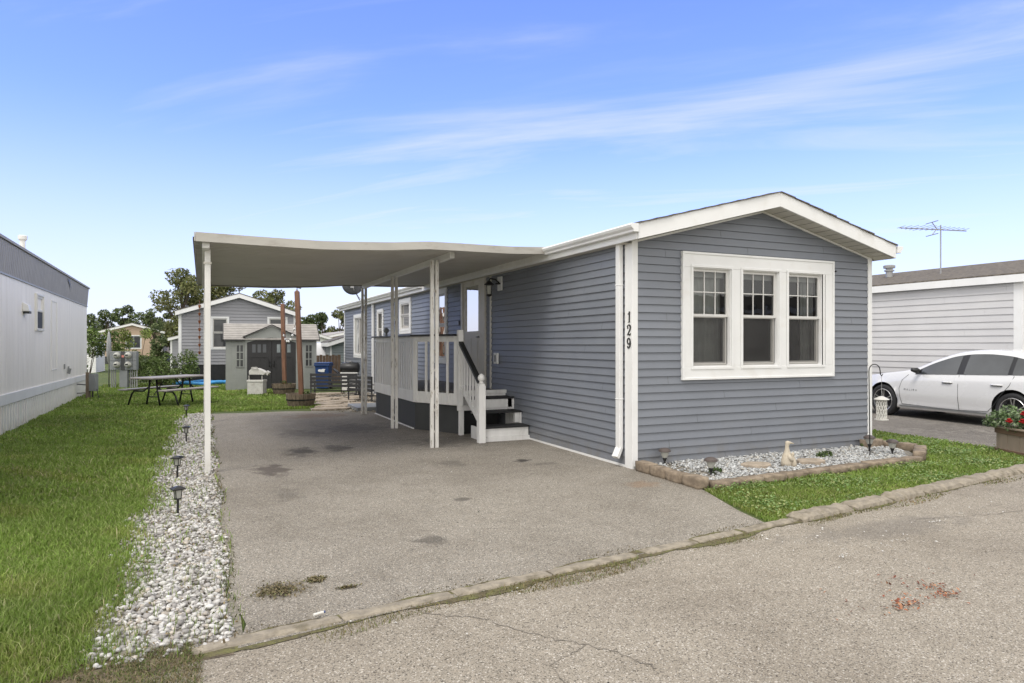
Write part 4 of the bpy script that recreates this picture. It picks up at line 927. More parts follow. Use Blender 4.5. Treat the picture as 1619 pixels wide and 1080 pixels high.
L1 = solar('black solar path light in the white stones, nearest to the road', (-5.1, -.26, 0))
copy_tree(L1, (-5.16, 1.63, 0), .3, 'black solar path light, second from the road in the white stones')
copy_tree(L1, (-5.13, 4.81, 0), .7, 'black solar path light, third from the road in the white stones')
copy_tree(L1, (-5.21, 9.0, 0), .1, 'black solar path light at the far end of the white stone strip by the lawn')
S1 = solar('round bronze-capped solar light by the left house corner in the front bed', (.40, -.12, .03), False)
copy_tree(S1, (.45, -.92, .03), .3, 'round bronze-capped solar light at the near left corner of the front bed')
copy_tree(S1, (3.62, -.50, .06), .5, 'bronze-capped solar light beside the shepherd hook, set closer to the house wall')
copy_tree(S1, (3.74, -.76, .03), .9, 'bronze-capped solar light at the right end of the bed against the corner blocks')

# picnic table; local x = length
t = thing('picnic_table', 'folding picnic table with grey-white top, two attached benches and dark legs on the grass', 'picnic table', (-5.75, 12.42, 0), R(90-41.5))
t.location = (-4.898+(-8.78)*.9108+17.55*.4128, -7.156-(-8.78)*.4128+17.55*.9108, 0)
mb = MB(); mb.box((-.92, -.37, .70), (.92, .37, .745)); tt_ = mb.build('table_top', M['plast'], t, bevel=.015)
for s in (-1, 1):
    mb = MB(); mb.box((-.90, s*.62-.13, .41), (.90, s*.62+.13, .45)); mb.build('bench_seat', M['plast'], t, bevel=.012)
for x in (-.55, .55):
    for s in (-1, 1):
        mb = MB(); mb.tube([(x, s*.10, .70), (x, s*.14, .36), (x, s*.22, 0)], .022, 8); mb.build('leg', M['black'], t, smooth=True)
        mb = MB(); mb.tube([(x, s*.12, .50), (x, s*.30, .39), (x, s*.60, .385), (x, s*.68, .30), (x, s*.80, 0)], .022, 8); mb.build('leg', M['black'], t, smooth=True)
    mb = MB(); mb.tube([(x*.95, 0, .30), (x*.3, 0, .68)], .012, 6); mb.tube([(x, -.18, .25), (x, .18, .25)], .014, 6); mb.build('brace', M['black'], t)

# meter bank
t = thing('meter_bank', 'grey utility cabinet with four round electric meters on conduit legs', 'electric meters', (-7.45, 20.46, 0), R(-24))
mb = MB(); mb.box((-.47, 0, .66), (.47, .16, 1.31)); cb = mb.build('cabinet', M['util'], t, bevel=.01)
mb = MB(); mb.box((-.47, -.006, .98), (.47, -.001, .99)); mb.box((-.07, -.008, .66), (.07, -.001, 1.31)); mb.box((.34, -.008, .66), (.345, -.001, 1.31)); mb.build('seam', M['skirt'], cb)
for x in (-.20, .19):
    for z in (.845, 1.17):
        mb = MB(Matrix.Translation((x, 0, z)) @ Matrix.Rotation(R(90), 4, 'X')); mb.lathe([(.115, 0), (.115, .03), (.10, .04), (.095, .09), (.07, .12), (.01, .125)], n=24); me_ = mb.build('meter', M['meterface'] if 'meterface' in M else M['aglass'], t, smooth=True)
        mb = MB(Matrix.Translation((x, 0, z)) @ Matrix.Rotation(R(90), 4, 'X')); mb.box((-.05, -.01, .1), (.05, .035, .128)); mb.build('dial', M['black'], me_)
MB().box((-.04, -.012, 1.10), (.04, -.0085, 1.18)).build('sticker', mat('red_sticker', (.6, .22, .18), .6), t)
mb = MB(); mb.box((-.14, .02, 0), (.14, .14, .66)); mb.build('lower_cabinet', M['util'], t, bevel=.008)
for x in (-.45, -.38, -.31, .22, .29, .37, .45): mb = MB(); mb.tube([(x, .08, 0), (x, .08, .66)], .022, 8); mb.build('conduit', M['galv'], t)
t = thing('parasol', 'folded pointed grey cover standing behind the meter bank', 'folded parasol', (-7.93, 20.95, 0))
mb = MB(); mb.lathe([(.02, 0), (.02, .9), (.06, 1.0), (.085, 1.3), (.07, 1.7), (.035, 1.95), (.008, 2.03)], n=10); mb.build('cover', M['galv'], t, smooth=True)
# service box on a wood post by the trailer
t = thing('utility_box', 'grey service box on a weathered post at the trailer corner', 'utility box', (-7.83, 15.6, 0), R(-25))
mb = MB(); mb.box((-.12, .0, 0), (-.03, .10, .76)); mb.build('wood_post', M['barrel'], t, bevel=.005)
mb = MB(); mb.box((-.03, .0, .22), (.17, .14, .72)); mb.build('box', M['util'], t, bevel=.01)
mb = MB(); mb.tube([(.05, .06, 0), (.05, .06, .24)], .02); mb.tube([(.18, .05, .28), (.2, .04, .15), (.26, .04, 0)], .01); mb.tube([(-.12, .03, .40), (-.42, .03, .42), (-.45, .02, .36), (-.42, .02, .31)], .014); mb.tube([(-.12, .03, .17), (-.40, .03, .16)], .012); mb.build('pipe', M['black'], t)

# grill on a white pedestal
t = thing('pedestal_grill', 'weathered white barbecue grill on a square white pedestal in front of the shed', 'grill', (-3.36, 15.35, 0), R(-20))
mb = MB(); mb.box((-.235, -.2, 0), (.235, .2, .40)); mb.box((-.25, -.215, .40), (.25, .215, .47)); mb.build('pedestal', M['grillw'], t, bevel=.012)
mb = MB(); mb.box((-.17, -.16, .471), (.16, .14, .625)); mb.build('firebox', M['black'], t)
mb = MB()
for x in (-.2, .19): mb.box((x-.012, -.14, .471), (x+.012, -.12, .60))
mb.ext([(-.20, .63), (.26, .62), (.30, .69), (.20, .76), (.06, .82), (-.12, .82), (-.20, .74)], (0, .30, 0), (0, -.15, 0)); mb.build('lid', M['grillw'], t, bevel=.02)
mb = MB(); mb.tube([(-.12, -.17, .82), (-.1, -.19, .85), (.06, -.19, .85), (.07, -.17, .82)], .012); mb.box((.28, -.1, .62), (.38, .08, .73), Matrix.Rotation(R(35), 3, 'Y')); mb.build('handle', M['grillw'], t)

# half barrels with posts, crow and string lights
def barrel(label, loc):
    t = thing('barrel_planter', label, 'planter', loc, rnd.uniform(0, 2), 'half barrel planters')
    n = 24; mb = MB()
    for k in range(n):
        a0 = 2*math.pi*k/n+.012; a1 = 2*math.pi*(k+1)/n-.012; q = []
        for r0, z in ((.30, 0), (.345, .16), (.365, .33), (.335, .33), (.26, .02)):
            q += [(r0*math.cos(a0), r0*math.sin(a0), z), (r0*math.cos(a1), r0*math.sin(a1), z)]
        mb.add(q, [(2*i, 2*i+1, 2*i+3, 2*i+2) for i in range(4)]+[(0, 2, 4, 6, 8), (9, 7, 5, 3, 1)])
    mb.lathe([(.005, .27), (.33, .27)], n=n, cap=False); mb.build('staves', M['barrel'], t)
    mb = MB(); mb.lathe([(.352, .165), (.360, .20), (.356, .20), (.35, .165)], n=32, cap=False); mb.build('hoop', M['black'], t)
    mb = MB(); mb.lathe([(.005, .285), (.328, .28)], n=16, cap=False); mb.build('soil', M['soil'], t)
    return t
def leafball(name, par, lobes, n, size, pal, seed, mt=None, loc=(0, 0, 0)):
    r = np.random.default_rng(seed); w = np.array([l[3]*l[4]*l[5] for l in lobes])**.66; w /= w.sum()
    idx = r.choice(len(lobes), n, p=w); Lb = np.array(lobes)[idx]
    d = r.normal(size=(n, 3)); d /= np.linalg.norm(d, axis=1)[:, None]; rad = r.uniform(.25, 1, n)**.45
    P = Lb[:, :3]+d*Lb[:, 3:6]*rad[:, None]+np.array(loc)
    nrm = d*.6+r.normal(size=(n, 3))*.7+np.array([0, 0, .35]); nrm /= np.linalg.norm(nrm, axis=1)[:, None]
    a = np.cross(nrm, r.normal(size=(n, 3))); a /= np.linalg.norm(a, axis=1)[:, None]; b = np.cross(nrm, a)
    s = size*r.uniform(.6, 1.4, n)[:, None]
    V = np.stack([P-a*s, P-b*s*.45+nrm*s*.1, P+a*s, P+b*s*.45+nrm*s*.1], 1).reshape(-1, 3)
    F = np.arange(4*n).reshape(n, 4); pal = np.array(pal)
    lobe_t = r.uniform(.75, 1.2, len(lobes))[idx]
    C = pal[r.integers(len(pal), size=n)]*r.uniform(.7, 1.3, (n, 1))*lobe_t[:, None]
    return npmesh(name, V, F, mt or M['leaf'], par, np.repeat(C, 4, 0))
GR = [(.055, .10, .02), (.08, .13, .03), (.04, .075, .018), (.10, .14, .04)]
b1 = barrel('weathered half barrel nearest the driveway, holding the post with the bird', (-2.65, 10.62, 0))
leafball('seedling', b1, [(-.15, -.1, .33, .1, .1, .07), (.1, -.2, .31, .08, .06, .04)], 60, .03, GR, 3)
b2 = barrel('weathered half barrel farther back, right in front of the shed door', (-2.57, 15.3, 0))
leafball('seedling', b2, [(-.2, -.1, .35, .12, .1, .09), (.0, -.2, .31, .12, .06, .04)], 70, .03, GR, 4)
t = thing('wooden_post', 'tall leaning reddish-brown post in the near barrel, bird on its top', 'post', (-2.64, 10.60, .28), 0, 'brown posts standing in barrels')
mb = MB(); mb.bar((0, 0, 0), (-.10, .04, 2.6), .105, .105, (.4, .9, 0)); mb.lathe([(.05, 0), (.03, .03), (.005, .04)], (-.10, .04, 2.6), 4); mb.build('shaft', M['brown'], t, bevel=.006)
t = thing('wooden_post', 'upright reddish-brown post in the far barrel before the shed door', 'post', (-2.57, 15.3, .28), 0, 'brown posts standing in barrels')
mb = MB(); mb.bar((.02, 0, 0), (-.04, 0, 2.55), .11, .11, (.4, .9, 0)); mb.build('shaft', M['brown'], t, bevel=.006)
mb = MB(); f_ = Vector((.9108, -.4128, 0)); o_ = Vector((-2.74, 10.64, 2.93)); up = Vector((0, 0, 1))
mb.tube([o_-f_*.12+up*.115, o_-f_*.07+up*.10, o_-f_*.02+up*.08, o_+f_*.04+up*.065, o_+f_*.075+up*.045, o_+f_*.10+up*.02][::1], [.012, .028, .04, .036, .026, .006], 12, sx=.8)
mb.tube([o_-f_*.10+up*.12, o_-f_*.16+up*.135, o_-f_*.19+up*.145], [.02, .015, .006], 8); mb.tube([o_-f_*.0+up*.06, o_+up*0], .008, 6); mb.tube([o_+up*.005+f_*.02, o_+up*.004-f_*.02], .008, 6)
tag(mb.build('bird_figure', M['black'], smooth=True), 'small black bird ornament perched on the leaning brown post', 'bird ornament')
mb = MB(); pa = Vector((-2.60, 15.24, 1.95)); pb = Vector((-2.72, 10.66, 2.35)); P_ = []
for i in range(17): a = i/16; P_.append(pa.lerp(pb, a)-Vector((0, 0, .45*4*a*(1-a))))
t = thing('string_lights', 'drooping wire of small white bulbs between the two brown posts', 'string lights', P_[0])
mb = MB(Matrix.Translation(-P_[0])); mb.tube(P_, .006, 6); mb.build('wire', M['black'], t)
for p in P_[1:-1:2]: mb = MB(Matrix.Translation(-P_[0])); mb.lathe([(.01, -.075), (.03, -.05), (.03, -.03), (.012, 0)], p, 10); mb.build('bulb', M['white'], t, smooth=True)

# slatted metal benches
def bench(label, loc, rz, L):
    t = thing('garden_bench', label, 'bench', loc, rz, 'dark slatted benches')
    for z in (.29, .40, .51, .62): MB().box((-L/2, .20, z), (L/2, .225, z+.075)).build('back_slat', M['charcoal'], t)
    for y in (-.20, -.10, 0, .10): MB().box((-L/2, y, .30), (L/2, y+.07, .32)).build('seat_slat', M['charcoal'], t)
    for x in (-L/2+.02, L/2-.02):
        mb = MB(); mb.box((x-.02, .18, 0), (x+.02, .20, .70)); mb.build('leg', M['charcoal'], t); mb = MB(); mb.box((x-.02, -.22, 0), (x+.02, -.20, .46)); mb.build('leg', M['charcoal'], t)
        MB().tube([(x, -.24, .46), (x, -.1, .49), (x, .19, .48)], .02).build('armrest', M['galv'], t, smooth=True)
    MB().box((-L/2, -.05, .15), (L/2, -.02, .18)).build('stretcher', M['charcoal'], t)
    return t
bench('long dark slatted bench across the stone path, in front of the blue bin', (-1.27, 13.70, 0), R(156), 1.38)
bench('dark slatted bench set at an angle close to the porch', (-.84, 11.5, 0), R(118), 1.0)
# charcoal grill with dome lid
t = thing('barrel_grill', 'black domed barbecue grill on a light cart behind the benches', 'grill', (-.66, 14.55, 0), R(-24))
mb = MB(Matrix.Translation((0, 0, .82)) @ Matrix.Rotation(R(90), 4, 'Y')); mb.lathe([(.02, -.30), (.12, -.29), (.17, -.24), (.185, 0), (.17, .24), (.12, .29), (.02, .30)], n=20); lid = mb.build('lid', M['black'], t, smooth=True)
mb = MB(); mb.tube([(-.08, -.15, .98), (-.08, -.17, 1.03), (.08, -.17, 1.03), (.08, -.15, .98)], .012); mb.lathe([(.03, 0), (.035, .03), (.02, .04)], (0, 0, 1.0), 10); mb.build('handle', M['galv'], lid)
mb = MB(); mb.box((-.27, -.18, .64), (.27, .18, .68)); mb.box((-.25, -.16, .12), (.25, .16, .60)); mb.build('cart', M['whitem'], t, bevel=.01)
mb = MB(); mb.box((-.55, -.14, .70), (-.31, .14, .73), Matrix.Rotation(R(40), 3, 'Y')); mb.tube([(-.42, 0, .72), (-.28, 0, .64)], .015); mb.build('side_shelf', M['black'], t)
for x in (-.25, .22):
    for y in (-.15, .15): MB().box((x, y-.015, 0), (x+.03, y+.015, .64)).build('leg', M['black'], t)
# blue bin
t = thing('wheeled_bin', 'dark blue wheeled bin with a white emblem behind the bench', 'bin', (-1.02, 17.4, 0), R(-24))
mb = MB(); p0 = [(-.24, -.25), (.24, -.25), (.24, .25), (-.24, .25)]; v0 = [(x*.85, y*.85, .03) for x, y in p0]+[(x, y, .86) for x, y in p0]
mb.add(v0, [(0,3,2,1),(4,5,6,7),(0,1,5,4),(1,2,6,5),(2,3,7,6),(3,0,4,7)]); mb.box((-.27, -.28, .80), (.27, .28, .87)); mb.build('body', M['bluep'], t, bevel=.015)
mb = MB(); mb.ext([(-.27, .875), (.27, .875), (.25, .93), (-.25, .93)], (0, .58, 0), (0, -.29, 0)); mb.build('lid', M['bluep'], t, bevel=.015)
mb = MB(); mb.ext([(-.12, .62), (-.02, .60), (.09, .60), (.10, .66), (.13, .70), (.04, .71), (-.02, .69), (-.09, .70), (-.13, .67)], (0, .006, 0), (0, -.262, 0)); mb.build('emblem', M['white'], t)
for x in (-.2, .2): mb = MB(Matrix.Translation((x, .22, .10)) @ Matrix.Rotation(R(90), 4, 'Y')); mb.lathe([(.02, -.03), (.1, -.03), (.1, .03), (.02, .03)]); mb.build('wheel', M['black'], t)
# low fence and vehicle behind
t = thing('wood_fence', 'short length of dark brown board fence behind the blue bin', 'fence', (-1.2, 21.0, 0), R(-24))
mb = MB()
for i in range(12): mb.box((i*.12, 0, 0), (i*.12+.11, .02, 1.12+.03*(i % 2)))
mb.build('boards', M['fence'], t)
# white SUV, mostly hidden
t = thing('parked_car', 'white vehicle with pale blue glass glimpsed between the shed and the slate home', 'car', (-.2, 26.5, 0), R(80))
mb = MB(); prof = [(-2.2, .35), (2.2, .35), (2.25, .75), (2.1, .98), (1.0, 1.08), (.35, 1.60), (-1.6, 1.66), (-2.15, 1.1), (-2.25, .7)]
mb.ext(prof, (0, 1.8, 0), (0, -.9, 0)); bdy = mb.build('body', M['car'], t, bevel=.08)
mb = MB(); mb.add([(.98, -.78, 1.12), (.98, .78, 1.12), (.40, .68, 1.60), (.40, -.68, 1.60)], [(0, 1, 2, 3)]); mb.add([(.95, -.915, 1.08), (.32, -.915, 1.54), (-1.55, -.915, 1.58), (-1.9, -.915, 1.1)], [(0, 1, 2, 3)]); mb.add([(.95, .915, 1.08), (.32, .915, 1.54), (-1.55, .915, 1.58), (-1.9, .915, 1.1)], [(3, 2, 1, 0)]); mb.build('windows', M['wglass'], t)
for x in (-1.4, 1.4):
    for y in (-.82, .82): mb = MB(Matrix.Translation((x, y, .35)) @ Matrix.Rotation(R(90), 4, 'X')); mb.lathe([(.1, -.11), (.32, -.11), (.35, -.08), (.35, .08), (.32, .11), (.1, .11)], n=20); mb.build('wheel', M['blackr'], t)
# flat grey step at the end of the driveway and flat stones
mb = MB(); mb.box((-1.62, 8.75, 0), (-.75, 9.95, .09)); tag(mb.build('low_platform', M['util'], bevel=.008), 'low grey platform lying at the end of the driveway beside the porch', 'platform')
fs_ = [(-2.1, 9.5, .45, .28), (-1.9, 10.15, .5, .25), (-2.0, 10.9, .4, .3), (-1.55, 11.5, .5, .25), (-2.05, 12.2, .45, .3), (-1.5, 12.7, .4, .25), (-2.0, 13.4, .5, .3), (-1.1, 12.1, .4, .3), (-.7, 13.0, .4, .3), (-1.2, 10.6, .45, .28), (-1.3, 14.6, .5, .3)]
for i, (x, y, a, b) in enumerate(fs_):
    r = random.Random(i); n = 9; pl = [(a*math.cos(2*math.pi*k/n)*r.uniform(.85, 1.1), b*math.sin(2*math.pi*k/n)*r.uniform(.85, 1.1)) for k in range(n)]
    mb = MB(); mb.ext(pl, (0, 0, .045), (x, y, .0), (1, 0, 0), (0, 1, 0)); tag(mb.build('stepping_stone', M['flag'], bevel=.01), 'flat tan stone of the path past the porch', 'stepping stone', 'flat stones of the path past the porch')

# ---------------------------------------------------------------- front bed
BLK = []
def blocks(p, q, n, side, h=.10, dz=0):
    for i in range(n):
        a = (i+.02)/n; b = (i+.98)/n; P0_ = Vector((p[0]+(q[0]-p[0])*a, p[1]+(q[1]-p[1])*a, 0)); P1_ = Vector((p[0]+(q[0]-p[0])*b, p[1]+(q[1]-p[1])*b, 0))
        t_ = (P1_-P0_).normalized(); n_ = Vector((-t_.y, t_.x, 0)); L = (P1_-P0_).length; nx, nz, ny = 6, 4, 4
        import bmesh
        bm = bmesh.new(); bmesh.ops.create_cube(bm, size=1); bmesh.ops.subdivide_edges(bm, edges=bm.edges, cuts=3, use_grid_fill=True)
        rr = random.Random(i*7+int(p[0]*100)+int(p[1]*10)); hh = h*rr.uniform(.92, 1.05)
        for v in bm.verts:
            c = v.co.copy(); edge_ = sum(abs(abs(k_)-.5) < 1e-3 for k_ in c); f_ = .94 if edge_ >= 2 else 1
            c *= f_; w = t_*c.x*L+n_*c.y*.15+Vector((0, 0, (c.z+.5)*hh)); w += Vector((rr.uniform(-1, 1), rr.uniform(-1, 1), rr.uniform(-1, 1)))*.006
            v.co = w+(P0_+P1_)/2+Vector((0, 0, dz-.005))
        me = bpy.data.meshes.new('edging_block'); bm.to_mesh(me); bm.free(); me.materials.append(M['tan']); me.polygons.foreach_set('use_smooth', [True]*len(me.polygons))
        o = bpy.data.objects.new('edging_block', me); COL.objects.link(o); tag(o, 'rough tan concrete edging block on the %s of the front bed' % side, 'edging block', 'edging blocks on the %s of the front bed' % side)
blocks((.03, -.10), (.0, -1.34), 4, 'driveway side', .12)
blocks((.10, -1.34), (3.75, -1.13), 10, 'lawn side', .085)
blocks((3.80, -1.10), (4.48, -.66), 2, 'angled right corner', .12)
blocks((4.50, -.56), (4.42, -.06), 2, 'right end', .12)
blocks((3.95, -.14), (4.33, -.12), 1, 'house corner', .15)
for i, (x, y) in enumerate(((1.34, -.72), (2.16, -.80))):
    r = random.Random(i+30); n = 12; pl = [(.20*math.cos(2*math.pi*k/n)*r.uniform(.9, 1.08), .15*math.sin(2*math.pi*k/n)*r.uniform(.9, 1.08)) for k in range(n)]
    mb = MB(); mb.ext(pl, (0, 0, .055), (x, y, .03), (1, 0, 0), (0, 1, 0)); tag(mb.build('stepping_stone', M['flag'], bevel=.01), ('round tan stepping stone left of the duck statue', 'round tan stepping stone right of the duck statue')[i], 'stepping stone')
# duck statue: mother with duckling, body chains merged into one figure each
dk = thing('duck_statue', 'cream duck statue with a small duckling standing in the white stones', 'statue', (1.74, -.83, .04), R(-24.4))
mb = MB(); mb.tube([(-.02, 0, -.02), (-.02, 0, .05), (-.015, 0, .12), (-.01, 0, .17), (-.012, 0, .21), (-.012, 0, .25), (-.008, 0, .275), (.0, 0, .295), (.004, 0, .312)], [.062, .066, .056, .04, .027, .023, .027, .032, .012], 16); mb.build('duck', M['resin'], dk, smooth=True)
mb = MB(); mb.tube([(.018, 0, .292), (.045, -.003, .283), (.072, -.005, .280)], [.016, .011, .004], 8); mb.build('beak', M['resin'], dk, smooth=True)
mb = MB(); mb.tube([(-.015, -.045, .15), (.005, -.055, .11), (.025, -.055, .08), (.045, -.05, .085)], [.02, .028, .022, .008], 10); mb.build('wing', M['resin'], dk, smooth=True)
mb = MB(); mb.tube([(.062, -.01, -.02), (.062, -.01, .04), (.06, -.01, .09), (.056, -.01, .125), (.056, -.01, .15), (.058, -.01, .172)], [.038, .04, .028, .016, .02, .008], 12); mb.tube([(.056, -.022, .15), (.056, -.045, .145)], [.01, .003], 6); mb.build('duckling', M['resin'], dk, smooth=True)
# shepherd hook and bird feeder
t = thing('shepherd_hook', 'thin black shepherd hook planted at the right end of the front bed', 'hook', (3.35, -.72, 0))
X_ = Vector((.9108, -.4128, 0)); P_ = [Vector((0, 0, 0)), Vector((-.02, 0, 1.15))]+[Vector((-.02, 0, 1.20))+X_*(.075-.075*math.cos(R(a)))+Vector((0, 0, .085*math.sin(R(a)))) for a in range(0, 190, 20)]+[Vector((-.02, 0, 1.15))+X_*.155, Vector((-.02, 0, 1.125))+X_*.17, Vector((-.02, 0, 1.15))+X_*.185]
mb = MB(); mb.tube(P_, .007, 8); mb.build('hook_rod', M['black'], t, smooth=True)
hp = Vector((3.33, -.72, 0))+X_*.17
t = thing('bird_feeder', 'white lattice bird feeder hanging from the black hook on a thin line', 'bird feeder', (hp.x, hp.y, .53))
mb = MB(); mb.lathe([(.005, .325), (.03, .318), (.092, .285), (.096, .277), (.01, .28)], n=18); mb.build('roof', M['grillw'], t)
mb = MB()
for k in range(12):
    for s in (-1, 1):
        mb.tube([(.062*math.cos(2*math.pi*k/12+s*q*.35), .062*math.sin(2*math.pi*k/12+s*q*.35), .01+.275*q/4) for q in range(5)], .006, 5)
mb.lathe([(.085, 0), (.087, .012), (.055, .014)], n=18); mb.build('lattice_tube', M['grillw'], t)
mb = MB(); mb.tube([(0, 0, .33), (0, 0, .61)], .0025, 5); mb.build('line', M['galv'], t)

# planter box with roses on the right
t = thing('planter_box', 'tan wooden planter box with dark trim at the right edge of the lawn', 'planter', (5.64, -.98, 0), R(-112))
LB, DB = 1.3, .5
mb = MB()
for i in range(6): mb.box((LB*i/6+.003, .02, .04), (LB*(i+1)/6-.003, .04, .29))
mb.box((0, .041, .04), (.02, DB, .29)); mb.box((LB-.02, .041, .04), (LB, DB, .29)); mb.box((.02, DB-.02, .04), (LB-.02, DB, .29)); mb.build('side_board', M['plantbox'], t, bevel=.002)
mb = MB(); frame_ = [((-.02, 0, 0), (LB+.02, .019, .05)), ((-.015, .005, .27), (LB+.015, .0195, .345)), ((-.02, .02, 0), (-.001, DB+.02, .05)), ((-.015, .02, .27), (-.001, DB+.01, .345)), ((-.02, DB+.001, .0), (LB+.02, DB+.02, .05)), ((LB+.001, .02, .0), (LB+.02, DB, .345))]
for a, b in frame_: mb.box(a, b)
mb.build('dark_trim', M['plantdk'], t, bevel=.003)
mb = MB(); mb.box((-.035, -.02, .346), (LB+.035, .05, .368)); mb.box((-.035, DB-.04, .346), (LB+.035, DB+.03, .368)); mb.box((-.035, .051, .346), (.035, DB-.041, .368)); mb.box((LB-.035, .051, .346), (LB+.035, DB-.041, .368)); mb.build('rim', M['plantbox'], t, bevel=.003)
MB().box((.02, .045, .2), (LB-.02, DB-.022, .33)).build('soil', M['soil'], t)
RS = [(.20, .27, .14), (.13, .20, .08), (.28, .34, .21), (.09, .14, .05)]
ro = thing('rose_bush', 'leafy rose bush with small red blooms growing in the tan planter box', 'plant', (5.70, -1.55, .33))
lob = [(rnd.uniform(-.17, .25), rnd.uniform(-.45, .50), rnd.uniform(.08, .30), .15, .15, .13) for _ in range(22)]+[(-.08, .52, .14, .13, .12, .11), (-.12, .62, .10, .1, .1, .08)]
leafball('foliage', ro, lob, 4200, .026, RS, 21)
MB().tube([(0, 0, -.05), (0, .05, .1), (.05, .2, .2)], .008).build('stem', M['bark'], ro)
for i in range(16):
    l_ = lob[i]; p = Vector((l_[0]-.13, l_[1]+.02, l_[2]+rnd.uniform(.04, .13))); mb = MB()
    for k in range(7):
        a = k*2.4; rr_ = .010+.004*k; mb.lathe([(.002, -.014), (.021, -.005), (.024, .007), (.014, .010)], p+Vector((rr_*math.cos(a)*.6, rr_*math.sin(a)*.8, -.022+.011*(k % 5))), 6, cap=False)
    if i % 2: mb.build('bloom', M['red'], ro)

# weeds in the bed
def tuft(label, loc, lobes, n, size, seed, name='weed'):
    t = thing(name, label, 'plant', loc); leafball('leaf_cluster', t, lobes, n, size, GR, seed); MB().tube([(0, 0, -.03), (0, 0, .03)], .004, 5).build('stem', M['bark'], t); return t
tuft('low green weed in the white stones near the left corner light', (.62, -.80, .05), [(0, 0, .01, .10, .08, .035), (.06, .05, .01, .07, .05, .03)], 160, .02, 41)
tuft('low green weed in the white stones toward the right end of the bed', (2.72, -.52, .05), [(0, 0, .02, .14, .09, .04), (.1, .05, .02, .08, .06, .04)], 240, .02, 42)
tuft('tall sprig of weed by the right house corner', (4.02, -.12, .05), [(0, 0, .05, .05, .04, .07), (-.06, .0, .02, .05, .03, .03)], 120, .018, 43)

# debris on road and driveway
def chips(name, pts_, size, pal, seed, z=.004, flat=.3):
    r = np.random.default_rng(seed); n = len(pts_); P = np.array([(x, y, z) for x, y in pts_])+r.uniform(0, .01, (n, 1))*np.array([0, 0, 1])
    a = r.uniform(0, 6.28, n); s = size*r.uniform(.5, 1.5, n); u = np.stack([np.cos(a)*s, np.sin(a)*s, r.normal(0, flat, n)*s], 1); v = np.stack([-np.sin(a)*s*.5, np.cos(a)*s*.5, r.normal(0, flat, n)*s], 1)
    h_ = np.array([0, 0, .004]); V = np.stack([P-u, P-v+h_, P+u, P+v+h_], 1).reshape(-1, 3); C = np.array(pal)[r.integers(len(pal), size=n)]
    return npmesh(name, V, np.arange(4*n).reshape(n, 4), M['stone'], None, np.repeat(C, 4, 0))
def gpts(spec): return [(rnd.gauss(a, c), rnd.gauss(b, d)) for a, b, c, d, n in spec for _ in range(n)]
tag(chips('leaf_litter', gpts([(-1.1, -4.42, .07, .035, 75), (-.72, -4.40, .06, .03, 60), (-.62, -4.28, .05, .03, 25), (-.72, -4.12, .09, .05, 22), (-1.0, -4.35, .3, .16, 45)]), .011, [(.36, .14, .07), (.28, .09, .05), (.42, .2, .11), (.16, .06, .04), (.45, .26, .16)], 5), 'scatter of rust-red crushed chips on the road', 'debris', kind='stuff')
tag(chips('white_flecks', gpts([(-.64, -3.6, .03, .015, 14), (.13, -3.50, .06, .008, 12), (.95, -3.24, .07, .008, 14), (-.5, -3.3, .6, .25, 60), (1.0, -3.4, 1.2, .4, 40), (-3.4, -3.1, .6, .4, 12), (-1.6, 2.6, .6, .8, 30)]), .009, [(.8, .8, .78), (.7, .68, .64)], 6, .001, .08), 'white paint and shell flecks scattered on the road', 'debris', kind='stuff')
tag(chips('dark_grit', gpts([(-.3, -3.7, .5, .2, 16), (-2.5, -.5, 1.2, 1.2, 40), (-1, -4.6, 1.2, .6, 25)]), .008, [(.03, .028, .025), (.1, .08, .06)], 7, .001, .2), 'dark grit specks strewn over the asphalt', 'debris', kind='stuff')
tag(chips('leaf_bits', [(rnd.uniform(-5.45, -4.72), rnd.uniform(-3.4, 3)) for _ in range(900)], .008, [(.20, .15, .08), (.12, .09, .05), (.16, .17, .06), (.28, .22, .12)], 8, .022, .5), 'dry leaf bits and soil crumbs caught between the white stones', 'debris', kind='stuff')
def clump(loc, rx, ry, n, seed, label):
    tag(chips('dry_clump', [(loc[0]+rnd.gauss(0, rx), loc[1]+rnd.gauss(0, ry)) for _ in range(n)], .0075, [(.14, .11, .055), (.20, .165, .085), (.09, .075, .04), (.26, .21, .13), (.14, .145, .06)], seed, .003, .35), label, 'debris', kind='stuff')
clump((-4.46, -2.64), .07, .06, 900, 1, 'dry mossy debris, largest of the small heaps on the near driveway')
clump((-4.22, -2.53), .028, .026, 520, 2, 'round dark heap of dry moss on the near driveway')
clump((-4.06, -2.76), .035, .012, 150, 3, 'thin dry moss streak, rightmost of the small heaps on the driveway')
t = thing('cigarette_lighter', 'tiny white and blue lighter lying on the kerb edge', 'litter', (-4.3, KL(-4.3)+.07, .03), .3); MB().tube([(-.03, 0, 0), (.03, 0, 0)], .008).build('casing', M['whitem'], t); MB().tube([(.03, 0, 0), (.04, 0, 0)], .0075).build('tip', M['bluep'], t)

